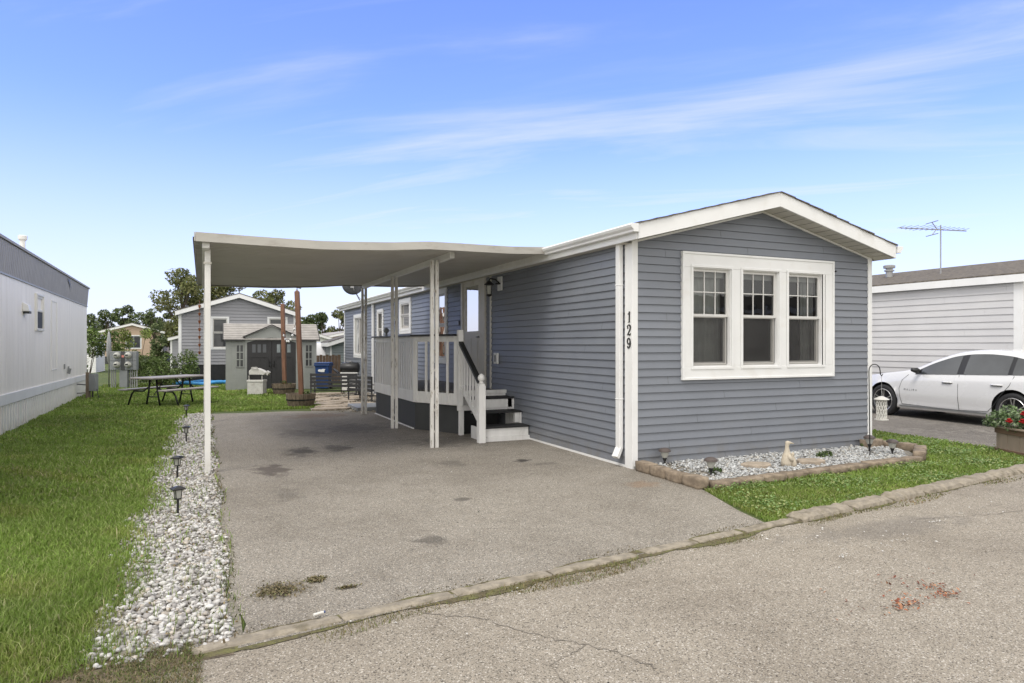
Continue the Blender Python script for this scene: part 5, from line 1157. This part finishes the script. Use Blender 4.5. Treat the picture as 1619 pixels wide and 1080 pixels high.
# ---------------------------------------------------------------- grass
def blades(name, pts_, hmin, hmax, w, pal, seed, lean=.5, z=-.012):
    r = np.random.default_rng(seed); n = len(pts_); P = np.zeros((n, 3)); P[:, :2] = pts_; P[:, 2] = z
    a = r.uniform(0, 2*np.pi, n); h = r.uniform(hmin, hmax, n)*(1+.3*np.sin(P[:, 0]*5.1+P[:, 1]*2.3)*np.sin(P[:, 1]*4.3-P[:, 0]*1.1)); ln = r.uniform(.1, 1, n)*lean*h; wv = w*r.uniform(.7, 1.3, n) if np.isscalar(w) else w*r.uniform(.7, 1.3, n)
    b = r.uniform(0, 2*np.pi, n); dx, dy = np.cos(a)*ln, np.sin(a)*ln; sx_, sy_ = np.cos(b)*wv, np.sin(b)*wv; o = np.zeros(n)
    V = np.stack([P+np.stack([-sx_, -sy_, o], 1), P+np.stack([sx_, sy_, o], 1), P+np.stack([dx*.35+sx_*.8, dy*.35+sy_*.8, h*.6], 1), P+np.stack([dx*.35-sx_*.8, dy*.35-sy_*.8, h*.6], 1), P+np.stack([dx, dy, h*(1-.25*lean)], 1)], 1).reshape(-1, 3)
    k = np.arange(n)[:, None]*5; F = np.concatenate([k+np.array([[0, 1, 2]]), k+np.array([[0, 2, 3]]), k+np.array([[3, 2, 4]])], 0)
    pal = np.array(pal); ph = np.sin(P[:, 0]*1.3+np.sin(P[:, 1]*.9)*2)+np.sin(P[:, 1]*1.7+P[:, 0]*.6)
    C = pal[r.integers(len(pal), size=n)]*(1+.09*ph[:, None])*r.uniform(.75, 1.25, (n, 1))
    q_ = np.sin(P[:, 0]*2.7+1.3*np.sin(P[:, 1]*2.1+seed))*np.sin(P[:, 1]*3.1+1.7*np.sin(P[:, 0]*1.9))+.35*np.sin(P[:, 0]*9+P[:, 1]*7)
    tw_ = np.clip(q_-.25, 0, 1)[:, None]*.55; C = C*(1-tw_)+C*np.array([1.35, 1.08, 1.3])*tw_

    C5 = np.repeat(C, 5, 0)
    return npmesh(name, V, F, M['grass'], None, np.clip(C5, 0, 1))
GP = [(.235, .345, .065), (.19, .295, .05), (.27, .37, .09), (.215, .32, .06), (.33, .37, .14)]
CAM = np.array([-4.898, -7.156])
def scatter(test, x0, x1, y0, y1, dens, seed):
    r = np.random.default_rng(seed); out = []; wout = []
    for (d0, d1, dn, w) in dens:
        A_ = (x1-x0)*(y1-y0); n = int(A_*dn); P = np.stack([r.uniform(x0, x1, n), r.uniform(y0, y1, n)], 1)
        d = np.linalg.norm(P-CAM, axis=1); P = P[(d >= d0) & (d < d1)]
        if len(P): P = P[test(P[:, 0], P[:, 1], r.random(len(P)))]; out.append(P); wout.append(np.full(len(P), w))
    return np.concatenate(out), np.concatenate(wout)
DN = [(0, 5.5, 14000, .0022), (5.5, 8, 8500, .0032), (8, 13, 3000, .006), (13, 20, 1500, .010), (20, 45, 500, .018)]
kx = lambda x: -2.66+.1385*x
def t_left(x, y, u):
    e = -5.42+.05*np.sin(y*2.1)+.05*np.sin(y*7.3)+(y > 9.6)*0
    return (y > kx(x)-.02+.05*np.sin(x*9)) & (x > -8.6) & (((x < e) | (y > 9.85+.1*np.sin(x*5))) | ((x < e+.10) & (u < .30)) | ((x < e+.24) & (u < .10+.08*np.sin(y*3))) | ((x < -4.68) & (u < .020))) & ~((y > 9.5) & (x > -2.2)) 
P, w = scatter(t_left, -8.3, -1.9, -4.0, 23.2, DN, 1); keep = ~((P[:, 1] < 10.1) & (P[:, 0] > -4.68)); P, w = P[keep], w[keep]
keep = ~((P[:, 0] < -7.7) & (P[:, 1] > 16.5) & (np.random.default_rng(0).random(len(P)) < .3)); P, w = P[keep], w[keep]
tag(blades('lawn_grass', P, .045, .095, w, GP, 2, .75), 'mown green lawn between the white trailer and the stone strip', 'grass', kind='stuff')
P, w = scatter(lambda x, y, u: t_left(x, y, u) & (x < -5.3) & (u < .5+.5*np.sin(x*2.2+y*1.3)), -8.3, -5.2, -4.0, 10, [(0, 6, 220, .0022), (6, 12, 80, .0035)], 31)
tag(blades('tall_grass', P, .09, .15, w, [(.34, .42, .14), (.40, .42, .20), (.30, .38, .12), (.46, .42, .24)], 32, 1.1), 'scattered longer pale blades standing above the left lawn', 'grass', kind='stuff')
def t_right(x, y, u):
    lim = np.where(x < -.05, -99, np.where(x < 4.5, np.where(x < 3.85, -1.36+.055*x-.0*x, -.62-(4.5-x)*.7), 99))
    ok = (x < 3.9) & (y < -1.40+.057*x+.02*np.sin(x*11)) | (x >= 3.9) & (x < 4.56) & (y < -1.12+(x-3.9)*.72) | (x >= 4.53)
    return ok & (y > kx(x)+.07+.03*np.sin(x*8)) & (x > -.40+(y+2.7)*.27) & (x < 5.84+.115*np.maximum(y+1.2, -1.5)+.05*np.sin(y*6))
DR = [(0, 8, 9000, .0030), (8, 12, 4500, .005), (12, 20, 1600, .010), (20, 45, 300, .02)]
P, w = scatter(t_right, -.6, 6.9, -3.0, 19, DR, 3)
tag(blades('lawn_grass', P, .03, .07, w, GP, 4, .9), 'strip of green lawn between the front bed and the kerb', 'grass', kind='stuff')
P, w = scatter(lambda x, y, u: t_right(x, y, u) & (u < .25+.6*(np.sin(x*3.3+y*2)*np.sin(y*5-x*1.4))), -.4, 6.2, -2.8, 1.5, [(0, 13, 1500, .01)], 33)
r_ = np.random.default_rng(34); n_ = len(P); a_ = r_.uniform(0, 6.28, n_); s_ = r_.uniform(.008, .017, n_); z_ = r_.uniform(.035, .062, n_)
u_ = np.stack([np.cos(a_)*s_, np.sin(a_)*s_, r_.normal(0, .3, n_)*s_], 1); v_ = np.stack([-np.sin(a_)*s_*.8, np.cos(a_)*s_*.8, r_.normal(0, .3, n_)*s_], 1); c_ = np.column_stack([P, z_])
V_ = np.stack([c_-u_, c_-v_, c_+u_, c_+v_], 1).reshape(-1, 3); C_ = np.array([(.20, .31, .10), (.27, .38, .15), (.15, .25, .07), (.36, .40, .16)])[r_.integers(4, size=n_)]
tag(npmesh('clover', V_, np.arange(4*n_).reshape(n_, 4), M['leaf'], None, np.repeat(C_, 4, 0)), 'small clover leaves mixed through the grass strip by the kerb', 'clover', kind='stuff')
P, w = scatter(lambda x, y, u: (y > kx(x)-.22+.05*np.sin(x*3.1)) & (y < kx(x)-.05) & (u < .45+.4*(np.sin(x*4.3)+np.sin(x*1.7))), -5.6, 5.5, -3.9, -1.6, [(0, 7, 8000, .0022), (7, 12, 3000, .004)], 5)
tag(blades('kerb_weeds', P, .008, .030, w, [(.20, .18, .07), (.26, .21, .10), (.15, .13, .06), (.15, .20, .05), (.24, .22, .11)], 6, 1.6, -.006), 'yellowish low weeds growing along the road side of the kerb', 'weeds', kind='stuff')
P, w = scatter(lambda x, y, u: (y > kx(x)+.05) & (y < kx(x)+.15) & (u < .12+.25*np.sin(x*5)), -4.9, -.3, -3.5, -2.6, [(0, 7, 3000, .003)], 15)
tag(blades('kerb_weeds', P, .006, .02, w, [(.15, .12, .05), (.10, .09, .04)], 16, 1.4, 0), 'sparse weeds in the gap between kerb and driveway', 'weeds', kind='stuff')
P, w = scatter(lambda x, y, u: (np.abs(x-(-4.74+.02*np.sin(y*3))) < .05) & (u < .3+.4*np.sin(y*2.3)), -4.9, -4.6, -3.3, 9, [(0, 9, 2500, .003), (9, 18, 1200, .006)], 17)
tag(blades('edge_weeds', P, .015, .05, w, [(.11, .12, .04), (.15, .13, .06), (.09, .13, .03)], 18, 1.2, -.002), 'thin weeds at the edge of the driveway along the white stones', 'weeds', kind='stuff')
P, w = scatter(lambda x, y, u: (x < -4.9) & (y < kx(x)+.12), -8, -4.9, -4.3, -3.2, [(0, 7, 15000, .0022)], 19)
tag(blades('dry_grass', P, .01, .05, w, [(.27, .22, .12), (.21, .17, .09), (.15, .19, .05), (.32, .27, .16), (.14, .18, .05)], 20, 1.6, -.01), 'dry straw-coloured grass where the kerb ends at the lawn corner', 'grass', kind='stuff')
_p = [(-9+4.25*i/40, KL(-9+4.25*i/40)-.13+rnd.uniform(-.05, .04)*(1 if i < 38 else .3), -.003) for i in range(41)]; _q = [(-4.8-4.2*i/40, KL(-4.8-4.2*i/40)+.06+rnd.uniform(-.04, .08), -.003) for i in range(41)]
ds = MB().quad(*(_p+_q)).build('bare_soil', M['baresoil']); tag(ds, kind='structure')

# ---------------------------------------------------------------- bushes and trees
def bush(label, loc, lobes, n, size, pal, seed):
    t = thing('shrub', label, 'shrub', loc); leafball('foliage', t, lobes, n, size, pal, seed)
    mb = MB(); r = random.Random(seed)
    for l_ in lobes[:6]: mb.tube([(l_[0]*.2, l_[1]*.2, 0), (l_[0]*.6, l_[1]*.6, l_[2]*.5), (l_[0], l_[1], l_[2])], [.02, .014, .006], 6)
    mb.build('stems', M['bark'], t); return t
r = random.Random(5)
lo = [(r.uniform(-1.0, 1.0), r.uniform(-.5, .5), r.uniform(.3, 1.15), .38, .35, .30) for _ in range(16)]
bush('broad loose shrub with arching stems just right of the meter bank', (-6.3, 21.3, 0), lo, 4200, .05, [(.11, .17, .04), (.15, .22, .06), (.08, .12, .03), (.20, .24, .10)], 51)
lo = [(r.uniform(-.6, .6), r.uniform(-.4, .4), .25+.30*i+r.uniform(-.1, .1), .34, .3, .30) for i in range(6)]+[(.2, 0, 1.9, .2, .2, .3), (.9, .2, 1.5, .3, .2, .3), (.8, .2, 1.9, .25, .2, .25)]
bush('tall leafy bush between the trailer corner and the meter bank', (-8.75, 21.6, 0), lo, 3000, .055, [(.13, .20, .045), (.18, .26, .07), (.09, .13, .03), (.22, .27, .10)], 52)
lo = [(r.uniform(-.5, .5), 0, r.uniform(1.4, 2.0), .25, .25, .22) for _ in range(5)]
bush('yellow-green leafy sapling rising behind the meter cabinet', (-7.3, 22.6, 0), lo+[(0, 0, .6, .3, .3, .5)], 1300, .05, [(.27, .32, .09), (.20, .26, .06)], 53)
bush('low bush near the wooden stump left of the grey gabled home', (-6.9, 25.5, 0), [(r.uniform(-.6, .6), 0, r.uniform(.2, .8), .35, .35, .3) for _ in range(6)], 1500, .05, [(.14, .21, .05), (.19, .27, .08)], 54)
mb = MB(); mb.box((-6.25, 21.8, 0), (-6.05, 22.1, .62)); mb.box((-6.5, 21.85, 0), (-6.3, 22.1, .5)); tag(mb.build('timber_posts', M['fence'], bevel=.01), 'short dark timber posts standing by the corner of the grey gabled home', 'posts')
def tree(label, loc, H, spread, n, size, pal, seed, lobes_n=22, base=.25, name='tree', group='trees behind the homes', round_=1.0):
    r = random.Random(seed); t = thing(name, label, 'tree', loc, 0, group)
    mb = MB(); P_ = [(0, 0, -.1), (r.uniform(-.1, .1), 0, H*.2), (r.uniform(-.2, .2), r.uniform(-.1, .1), H*.45), (r.uniform(-.3, .3), 0, H*.8)]
    mb.tube(P_, [H*.028, H*.022, H*.016, H*.004], 8); mb.build('trunk', M['bark'], t, smooth=True)
    lobes = []; br = MB()
    for i in range(lobes_n):
        a = r.uniform(0, 6.28); zf = base+(1-base)*(i+.5)/lobes_n; prof_ = math.sin(math.pi*min(1, (zf-base)/(1-base)*.86+.12))**.7
        rad = spread*prof_*r.uniform(.3, .95); s = H*r.uniform(.07, .13)*round_
        p = (rad*math.cos(a), rad*math.sin(a), H*zf*.95); lobes.append((*p, s*1.15, s*1.15, s*.85))
        zb_ = H*max(.15, zf*.6); br.tube([(0, 0, zb_), (p[0]*.55, p[1]*.55, (zb_+p[2])*.52), p], [H*.009, H*.006, H*.002], 5)
    br.build('limbs', M['bark'], t); leafball('crown', t, lobes, n, size, pal, seed); return t
TG = [(.16, .18, .06), (.20, .215, .08), (.11, .13, .045), (.25, .245, .11)]
TD = [(.10, .14, .05), (.14, .185, .07), (.07, .10, .04), (.18, .215, .09)]
def pxw(px, Y): a = (px-809.5)/1080; return (-4.898+Y*(a*.9108+.4128), -7.156+Y*(-a*.4128+.9108))
for (px, Y, H, spd, n, sz, pal, sd_, ln, bs, lb) in [
 (288, 58, 8.1, 2.6, 7000, .13, TG, 61, 26, .18, 'tallest airy olive tree rising left of the grey gabled home'),
 (352, 62, 8.0, 3.2, 6500, .15, TG, 62, 24, .2, 'olive tree directly behind the left roof slope of the grey gabled home'),
 (432, 66, 6.9, 2.9, 4500, .15, TG, 63, 18, .2, 'lower tree peeking above the right roof slope of the grey gabled home'),
 (242, 50, 4.3, 1.0, 2200, .10, TD, 64, 12, .15, 'small dark pointed tree between the beige home and the tall olive tree'),
 (262, 64, 4.6, 2.6, 3000, .13, TD, 65, 14, .1, 'dark bushy tree low behind the right end of the beige home'),
 (172, 72, 5.2, 2.6, 3400, .14, TD, 66, 14, .15, 'dark round tree above the left roof slope of the beige home'),
 (203, 72, 5.7, 2.2, 3200, .14, TD, 67, 14, .15, 'dark round tree directly above the peak of the beige home'),
 (228, 70, 4.9, 1.2, 1500, .13, TD, 68, 8, .2, 'small dark tree above the right roof slope of the beige home'),
 (146, 60, 4.4, 1.6, 2000, .12, TD, 69, 10, .15, 'dark tree next to the trailer corner, leftmost in the background'),
 (482, 70, 4.6, 2.6, 3400, .14, TD, 70, 14, .1, 'dark green tree just right of the leaning brown post'),
 (510, 74, 5.0, 2.8, 3600, .15, TD, 71, 16, .1, 'broad dark tree between the shed roof and the slate home'),
 (537, 70, 5.1, 1.9, 3000, .13, TG, 72, 14, .1, 'lighter tree touching the far corner of the slate home'),
 (460, 78, 4.8, 2.5, 2600, .15, TD, 73, 12, .1, 'dark tree behind the post, partly covered by the grey gabled home')]:
    x, y = pxw(px, Y); tree(lb, (x, y, 0), H, spd, n, sz, pal, sd_, ln, bs)
# far hedge line closes the horizon
lo = [(x, r.uniform(-2, 2), r.uniform(.6, 1.8), 3.0, 2, 1.2) for x in range(-40, 60, 2)]
hd = leafball('far_hedge', None, lo, 14000, .3, TD, 77, None, (-5, 92, 0)); tag(hd, 'low dark belt of far-off trees along the horizon', 'hedge', kind='stuff')
# the home across the road, out of the frame: the front window mirrors it
gable_home('tan lap-sided home across the road, mirrored in the front window', (9.0, -13.5, 0), R(-80), 4.3, 16, .5, 2.9, .6, M['beige'], M['shingle'], skirtm=M['skirt'], fwins=[(1.4, 2.9, 1.2, 2.4, 'hung', None)])
# ---------------------------------------------------------------- white sedan
car = thing('parked_car', 'white four-door sedan parked on the neighbouring driveway', 'car', (9.70, 3.13, 0), R(-95.85))
def lerp(T, x):
    if x <= T[0][0]: return T[0][1]
    for (a, p), (b, q) in zip(T[:-1], T[1:]):
        if x <= b:
            u = (x-a)/(b-a); return p+(q-p)*u
    return T[-1][1]
def smooth_(T, x, w=.12): return (lerp(T, x-w)+2*lerp(T, x)+lerp(T, x+w)+lerp(T, x-w*.5)+lerp(T, x+w*.5))/6
XF, XR = -.96, 3.95
ZTOP = [(-.96, .62), (-.85, .76), (-.5, .86), (0, .93), (.45, .985), (.75, 1.06), (1.15, 1.26), (1.55, 1.40), (1.9, 1.45), (2.3, 1.455), (2.7, 1.42), (3.1, 1.33), (3.4, 1.22), (3.65, 1.13), (3.85, 1.12), (3.95, 1.0)]
ZBELT = [(-.96, .60), (-.7, .72), (0, .84), (.5, .90), (1.0, .925), (2.0, .955), (3.0, .985), (3.5, 1.01), (3.95, .95)]
WID = [(-.96, .66), (-.88, .76), (-.6, .86), (-.2, .91), (.5, .925), (2.8, .925), (3.3, .91), (3.7, .86), (3.9, .78), (3.95, .70)]
ZBOT = [(-.96, .30), (-.6, .20), (0, .19), (3, .20), (3.6, .24), (3.95, .40)]
def side_y(x, z):
    """half width of the body at station x and height z"""
    W_ = smooth_(WID, x); zb_ = smooth_(ZBELT, x); zt_ = max(smooth_(ZTOP, x), zb_+.03); z0 = smooth_(ZBOT, x)
    if z <= zb_:
        u = (z-z0)/(zb_-z0); y = W_*(.955+.045*math.sin(math.pi*min(1, max(0, u))**.8)) if u > 0 else W_*.93
        y -= .018*math.exp(-((z-.36)/.06)**2); y -= .030*max(0, (u-.80)/.20)**2
        return y
    yb_ = W_*.955-.030; u = (z-zb_)/(zt_-zb_)
    return yb_-(.26*min(1, (zt_-zb_)/.5))*u**1.15
st = [XF+(XR-XF)*i/98 for i in range(99)]; rows = []
for x in st:
    zb_ = smooth_(ZBELT, x); zt_ = max(smooth_(ZTOP, x), zb_+.03); z0 = smooth_(ZBOT, x)
    zl = [z0, z0+.04]+[z0+.04+(zb_-z0-.04)*k/9 for k in range(1, 10)]+[zb_+(zt_-.05*(zt_-zb_)/.5-zb_)*k/5 for k in range(1, 6)]
    col = [(side_y(x, z), z) for z in zl]; ye, ze = col[-1]
    for f_, dz in ((.93, .5), (.80, .78), (.6, .92), (.3, .99), (0, 1.0)): col.append((ye*f_, ze+(zt_+.012-ze)*dz))
    rows.append(col)
nc = len(rows[0]); vs_ = []; 
for s in (1, -1):
    for x, col in zip(st, rows):
        for y, z in col: vs_.append((x, s*y, z))
ns = len(st); fs = []
def arch_hit(x, z): return any((x-c)**2+(z-.345)**2 < .385**2 for c in (0, 2.83)) and z < .76
for si in (0, 1):
    o = si*ns*nc
    for i in range(ns-1):
        for j in range(nc-1):
            fs.append((o+i*nc+j, o+(i+1)*nc+j, o+(i+1)*nc+j+1, o+i*nc+j+1))
# pull vertices near the arch circle onto it and drop faces inside
vv = [list(v) for v in vs_]
for v in vv:
    if v[2] < .80 and abs(v[1]) > .5:
        for c in (0, 2.83):
            dx, dz = v[0]-c, v[2]-.345; d = math.hypot(dx, dz)
            if .335 < d < .43 and dz > -.16: v[0] = c+dx*.385/d; v[2] = .345+dz*.385/d
def inside(f_):
    cx_ = sum(vv[k][0] for k in f_)/4; cz_ = sum(vv[k][2] for k in f_)/4
    return abs(vv[f_[0]][1]) > .5 and any((cx_-c)**2+(cz_-.345)**2 < .382**2 for c in (0, 2.83))
fs = [f_ for f_ in fs if not inside(f_)]
mb = MB(); mb.add(vv, fs); mb.add([(x, s*y, z) for x in (XF,) for s, (y, z) in [(1, p) for p in rows[0]]+[(-1, p) for p in reversed(rows[0])]], [tuple(range(2*nc))]); mb.add([(XR, s*y, z) for s, (y, z) in [(1, p) for p in rows[-1]]+[(-1, p) for p in reversed(rows[-1])]], [tuple(range(2*nc))])
body = mb.build('body', M['car'], car, smooth=True)
mb = MB(); mb.box((-.55, -.62, .18), (3.5, .62, .5)); mb.box((.45, -.86, .2), (2.35, .86, .35)); mb.build('underbody', M['blackr'], car)
for c in (0, 2.83):
    for s in (-1, 1):
        mb = MB(); n = 20; vs_ = []
        for k in range(n+1):
            a = R(-25+230*k/n); vs_ += [(c+.385*math.cos(a), s*.91*(.985), .345+.385*math.sin(a)), (c+.385*math.cos(a), s*.6, .345+.385*math.sin(a))]
        mb.add(vs_, [(2*k, 2*k+2, 2*k+3, 2*k+1) for k in range(n)]); mb.add([(c+.385*math.cos(R(a)), s*.6, .345+.385*math.sin(R(a))) for a in range(-25, 206, 15)], [tuple(range(16))]); mb.build('wheel_arch', M['black'], car)
def patch(name, poly, mt, off=.004, par=car, nx=26, nz=8, sides=(-1, 1), smooth=True):
    """panel on the body side; poly = (bottom curve, top curve) as lists of (x,z)"""
    bot, top = poly; x0 = max(bot[0][0], top[0][0]); x1 = min(bot[-1][0], top[-1][0]); o_ = None
    for s in sides:
        vs_ = []
        for i in range(nx+1):
            x = x0+(x1-x0)*i/nx; zb_ = lerp(bot, x); zt_ = lerp(top, x)
            for j in range(nz+1): z = zb_+(zt_-zb_)*j/nz; vs_.append((x, s*(side_y(x, z)+off), z))
        m_ = MB(); m_.add(vs_, [(i*(nz+1)+j, (i+1)*(nz+1)+j, (i+1)*(nz+1)+j+1, i*(nz+1)+j+1) for i in range(nx) for j in range(nz)]); o_ = m_.build(name, mt, par, smooth=smooth)
    return o_
belt = [(x, smooth_(ZBELT, x)+.012) for x in [.3+.1*i for i in range(36)]]
def roofc(d): return [(x, max(smooth_(ZTOP, x)-d, smooth_(ZBELT, x)+.013)) for x in [.3+.05*i for i in range(72)]]
rc = roofc(.085)
def seg(x0, x1, mt, nm, off=.004): patch(nm, ([(x0, lerp(belt, x0))]+[p for p in belt if x0 < p[0] < x1]+[(x1, lerp(belt, x1))], [(x0, lerp(rc, x0))]+[p for p in rc if x0 < p[0] < x1]+[(x1, lerp(rc, x1))]), mt, off)
seg(.78, 3.42, M['black'], 'window_surround', .004)
seg(.92, 1.72, M['cglass'], 'window', .008); seg(1.86, 2.72, M['cglass'], 'window', .008); seg(2.80, 3.30, M['cglass'], 'window', .008)
# windscreen and rear glass
def topglass(x0, x1, nm):
    m_ = MB(); vs_ = []; n = 12; k = 10
    for i in range(n+1):
        x = x0+(x1-x0)*i/n; zt_ = smooth_(ZTOP, x)+.012; yy = side_y(x, zt_-.06)*.86
        for j in range(k+1): q = -1+2*j/k; vs_.append((x, yy*q, zt_+.006-.05*abs(q)**4))
    m_.add(vs_, [(i*(k+1)+j, (i+1)*(k+1)+j, (i+1)*(k+1)+j+1, i*(k+1)+j+1) for i in range(n) for j in range(k)]); m_.build(nm, M['cglass'], car, smooth=True)
topglass(.66, 1.52, 'windscreen'); topglass(2.75, 3.55, 'rear_window')
# door shut lines, handles, sill strip, mirror, lamps
def linep(pts_, nm='door_gap', w=.004, mt='skirt'):
    for s in (-1,):
        m_ = MB(); m_.tube([(x, s*(side_y(x, z)+.003), z) for x, z in pts_], w, 6); m_.build(nm, M[mt], car)
linep([(.50, .30), (.46, .45), (.44, .62), (.50, .80), (.62, .915)]); linep([(1.80, .27), (1.79, .5), (1.78, .75), (1.77, .95)])
linep([(2.38, .30), (2.50, .42), (2.62, .60), (2.78, .80), (2.84, .97)]); linep([(.50, .29), (1.2, .27), (1.8, .265), (2.38, .29)])
patch('chrome_strip', ([(.44, .235), (2.36, .235)], [(.44, .262), (2.36, .262)]), M['util'], .012, sides=(-1,), nz=2)

for x in (1.55, 2.55):
    z = .80; y = -(side_y(x, z)+.018); mb = MB(); mb.tube([(x-.11, y+.015, z), (x-.09, y-.008, z), (x+.09, y-.008, z), (x+.11, y+.015, z)], .014, 8); mb.build('door_handle', M['car'], car, smooth=True); MB().box((x-.10, y+.001, z-.024), (x+.10, y+.02, z-.012)).build('handle_gap', M['skirt'], car)
mb = MB(); mb.tube([(.92, -.86, .99), (.90, -.95, 1.01), (.88, -1.07, 1.03)], [.03, .062, .035], 10, sx=.8); mb.build('mirror', M['black'], car, smooth=True)
mb = MB(); mb.tube([(.92, .86, .99), (.90, .95, 1.01), (.88, 1.07, 1.03)], [.03, .062, .035], 10, sx=.8); mb.build('mirror', M['black'], car, smooth=True)
patch('headlight', ([(-.80, .62), (-.40, .70)], [(-.80, .68), (-.40, .755)]), M['cglass'], .006); patch('tail_light', ([(3.55, .86), (3.86, .84)], [(3.55, .90), (3.86, .95)]), M['red'], .006)
tx = bpy.data.curves.new('lettering', 'FONT'); tx.body = 'MALIBU'; tx.size = .055; tx.space_character = 1.9; tx.extrude = .0015; tx.align_x = 'CENTER'
to = bpy.data.objects.new('tmp', tx); COL.objects.link(to); bpy.context.view_layer.update()
me = bpy.data.meshes.new_from_object(to.evaluated_get(bpy.context.evaluated_depsgraph_get())); COL.objects.unlink(to); bpy.data.objects.remove(to)
me.materials.clear(); me.materials.append(M['util']); lo_ = bpy.data.objects.new('lettering', me); COL.objects.link(lo_); lo_.parent = car
lo_.location = (.72, -(side_y(.72, .60)+.004), .585); lo_.rotation_euler = (R(90), 0, 0)
for c in (0, 2.83):
    for s in (-1, 1):
        WM = Matrix.Translation((c, s*.80, .335)) @ Matrix.Rotation(R(90*s), 4, 'X') @ Matrix.Rotation(R(180), 4, 'X') if s > 0 else Matrix.Translation((c, s*.80, .335)) @ Matrix.Rotation(R(90), 4, 'X')
        mb = MB(WM); mb.lathe([(.235, -.10), (.30, -.11), (.33, -.08), (.338, -.03), (.338, .04), (.33, .085), (.30, .105), (.245, .10), (.235, .08)], n=40, cap=False); tr = mb.build('wheel', M['blackr'], car, smooth=True)
        mb = MB(WM); mb.lathe([(.238, .098), (.245, .10), (.238, .106), (.228, .10), (.215, .04), (.215, -.05)], n=40, cap=False); mb.lathe([(.005, .085), (.035, .085), (.045, .07), (.05, .05)], n=16)
        for k in range(5):
            for q in (-.16, .16):
                a = 2*math.pi*k/5+.3; r0 = Vector((.035*math.cos(a), .035*math.sin(a), .07)); r1 = Vector((.232*math.cos(a+q), .232*math.sin(a+q), .092)); mb.bar(r0, r1, .020, .02)
        mb.build('rim', M['chrome'], tr)
        mb = MB(WM); mb.lathe([(.01, .015), (.215, .012)], n=30, cap=False); mb.build('brake_disc', M['blackr'], tr)
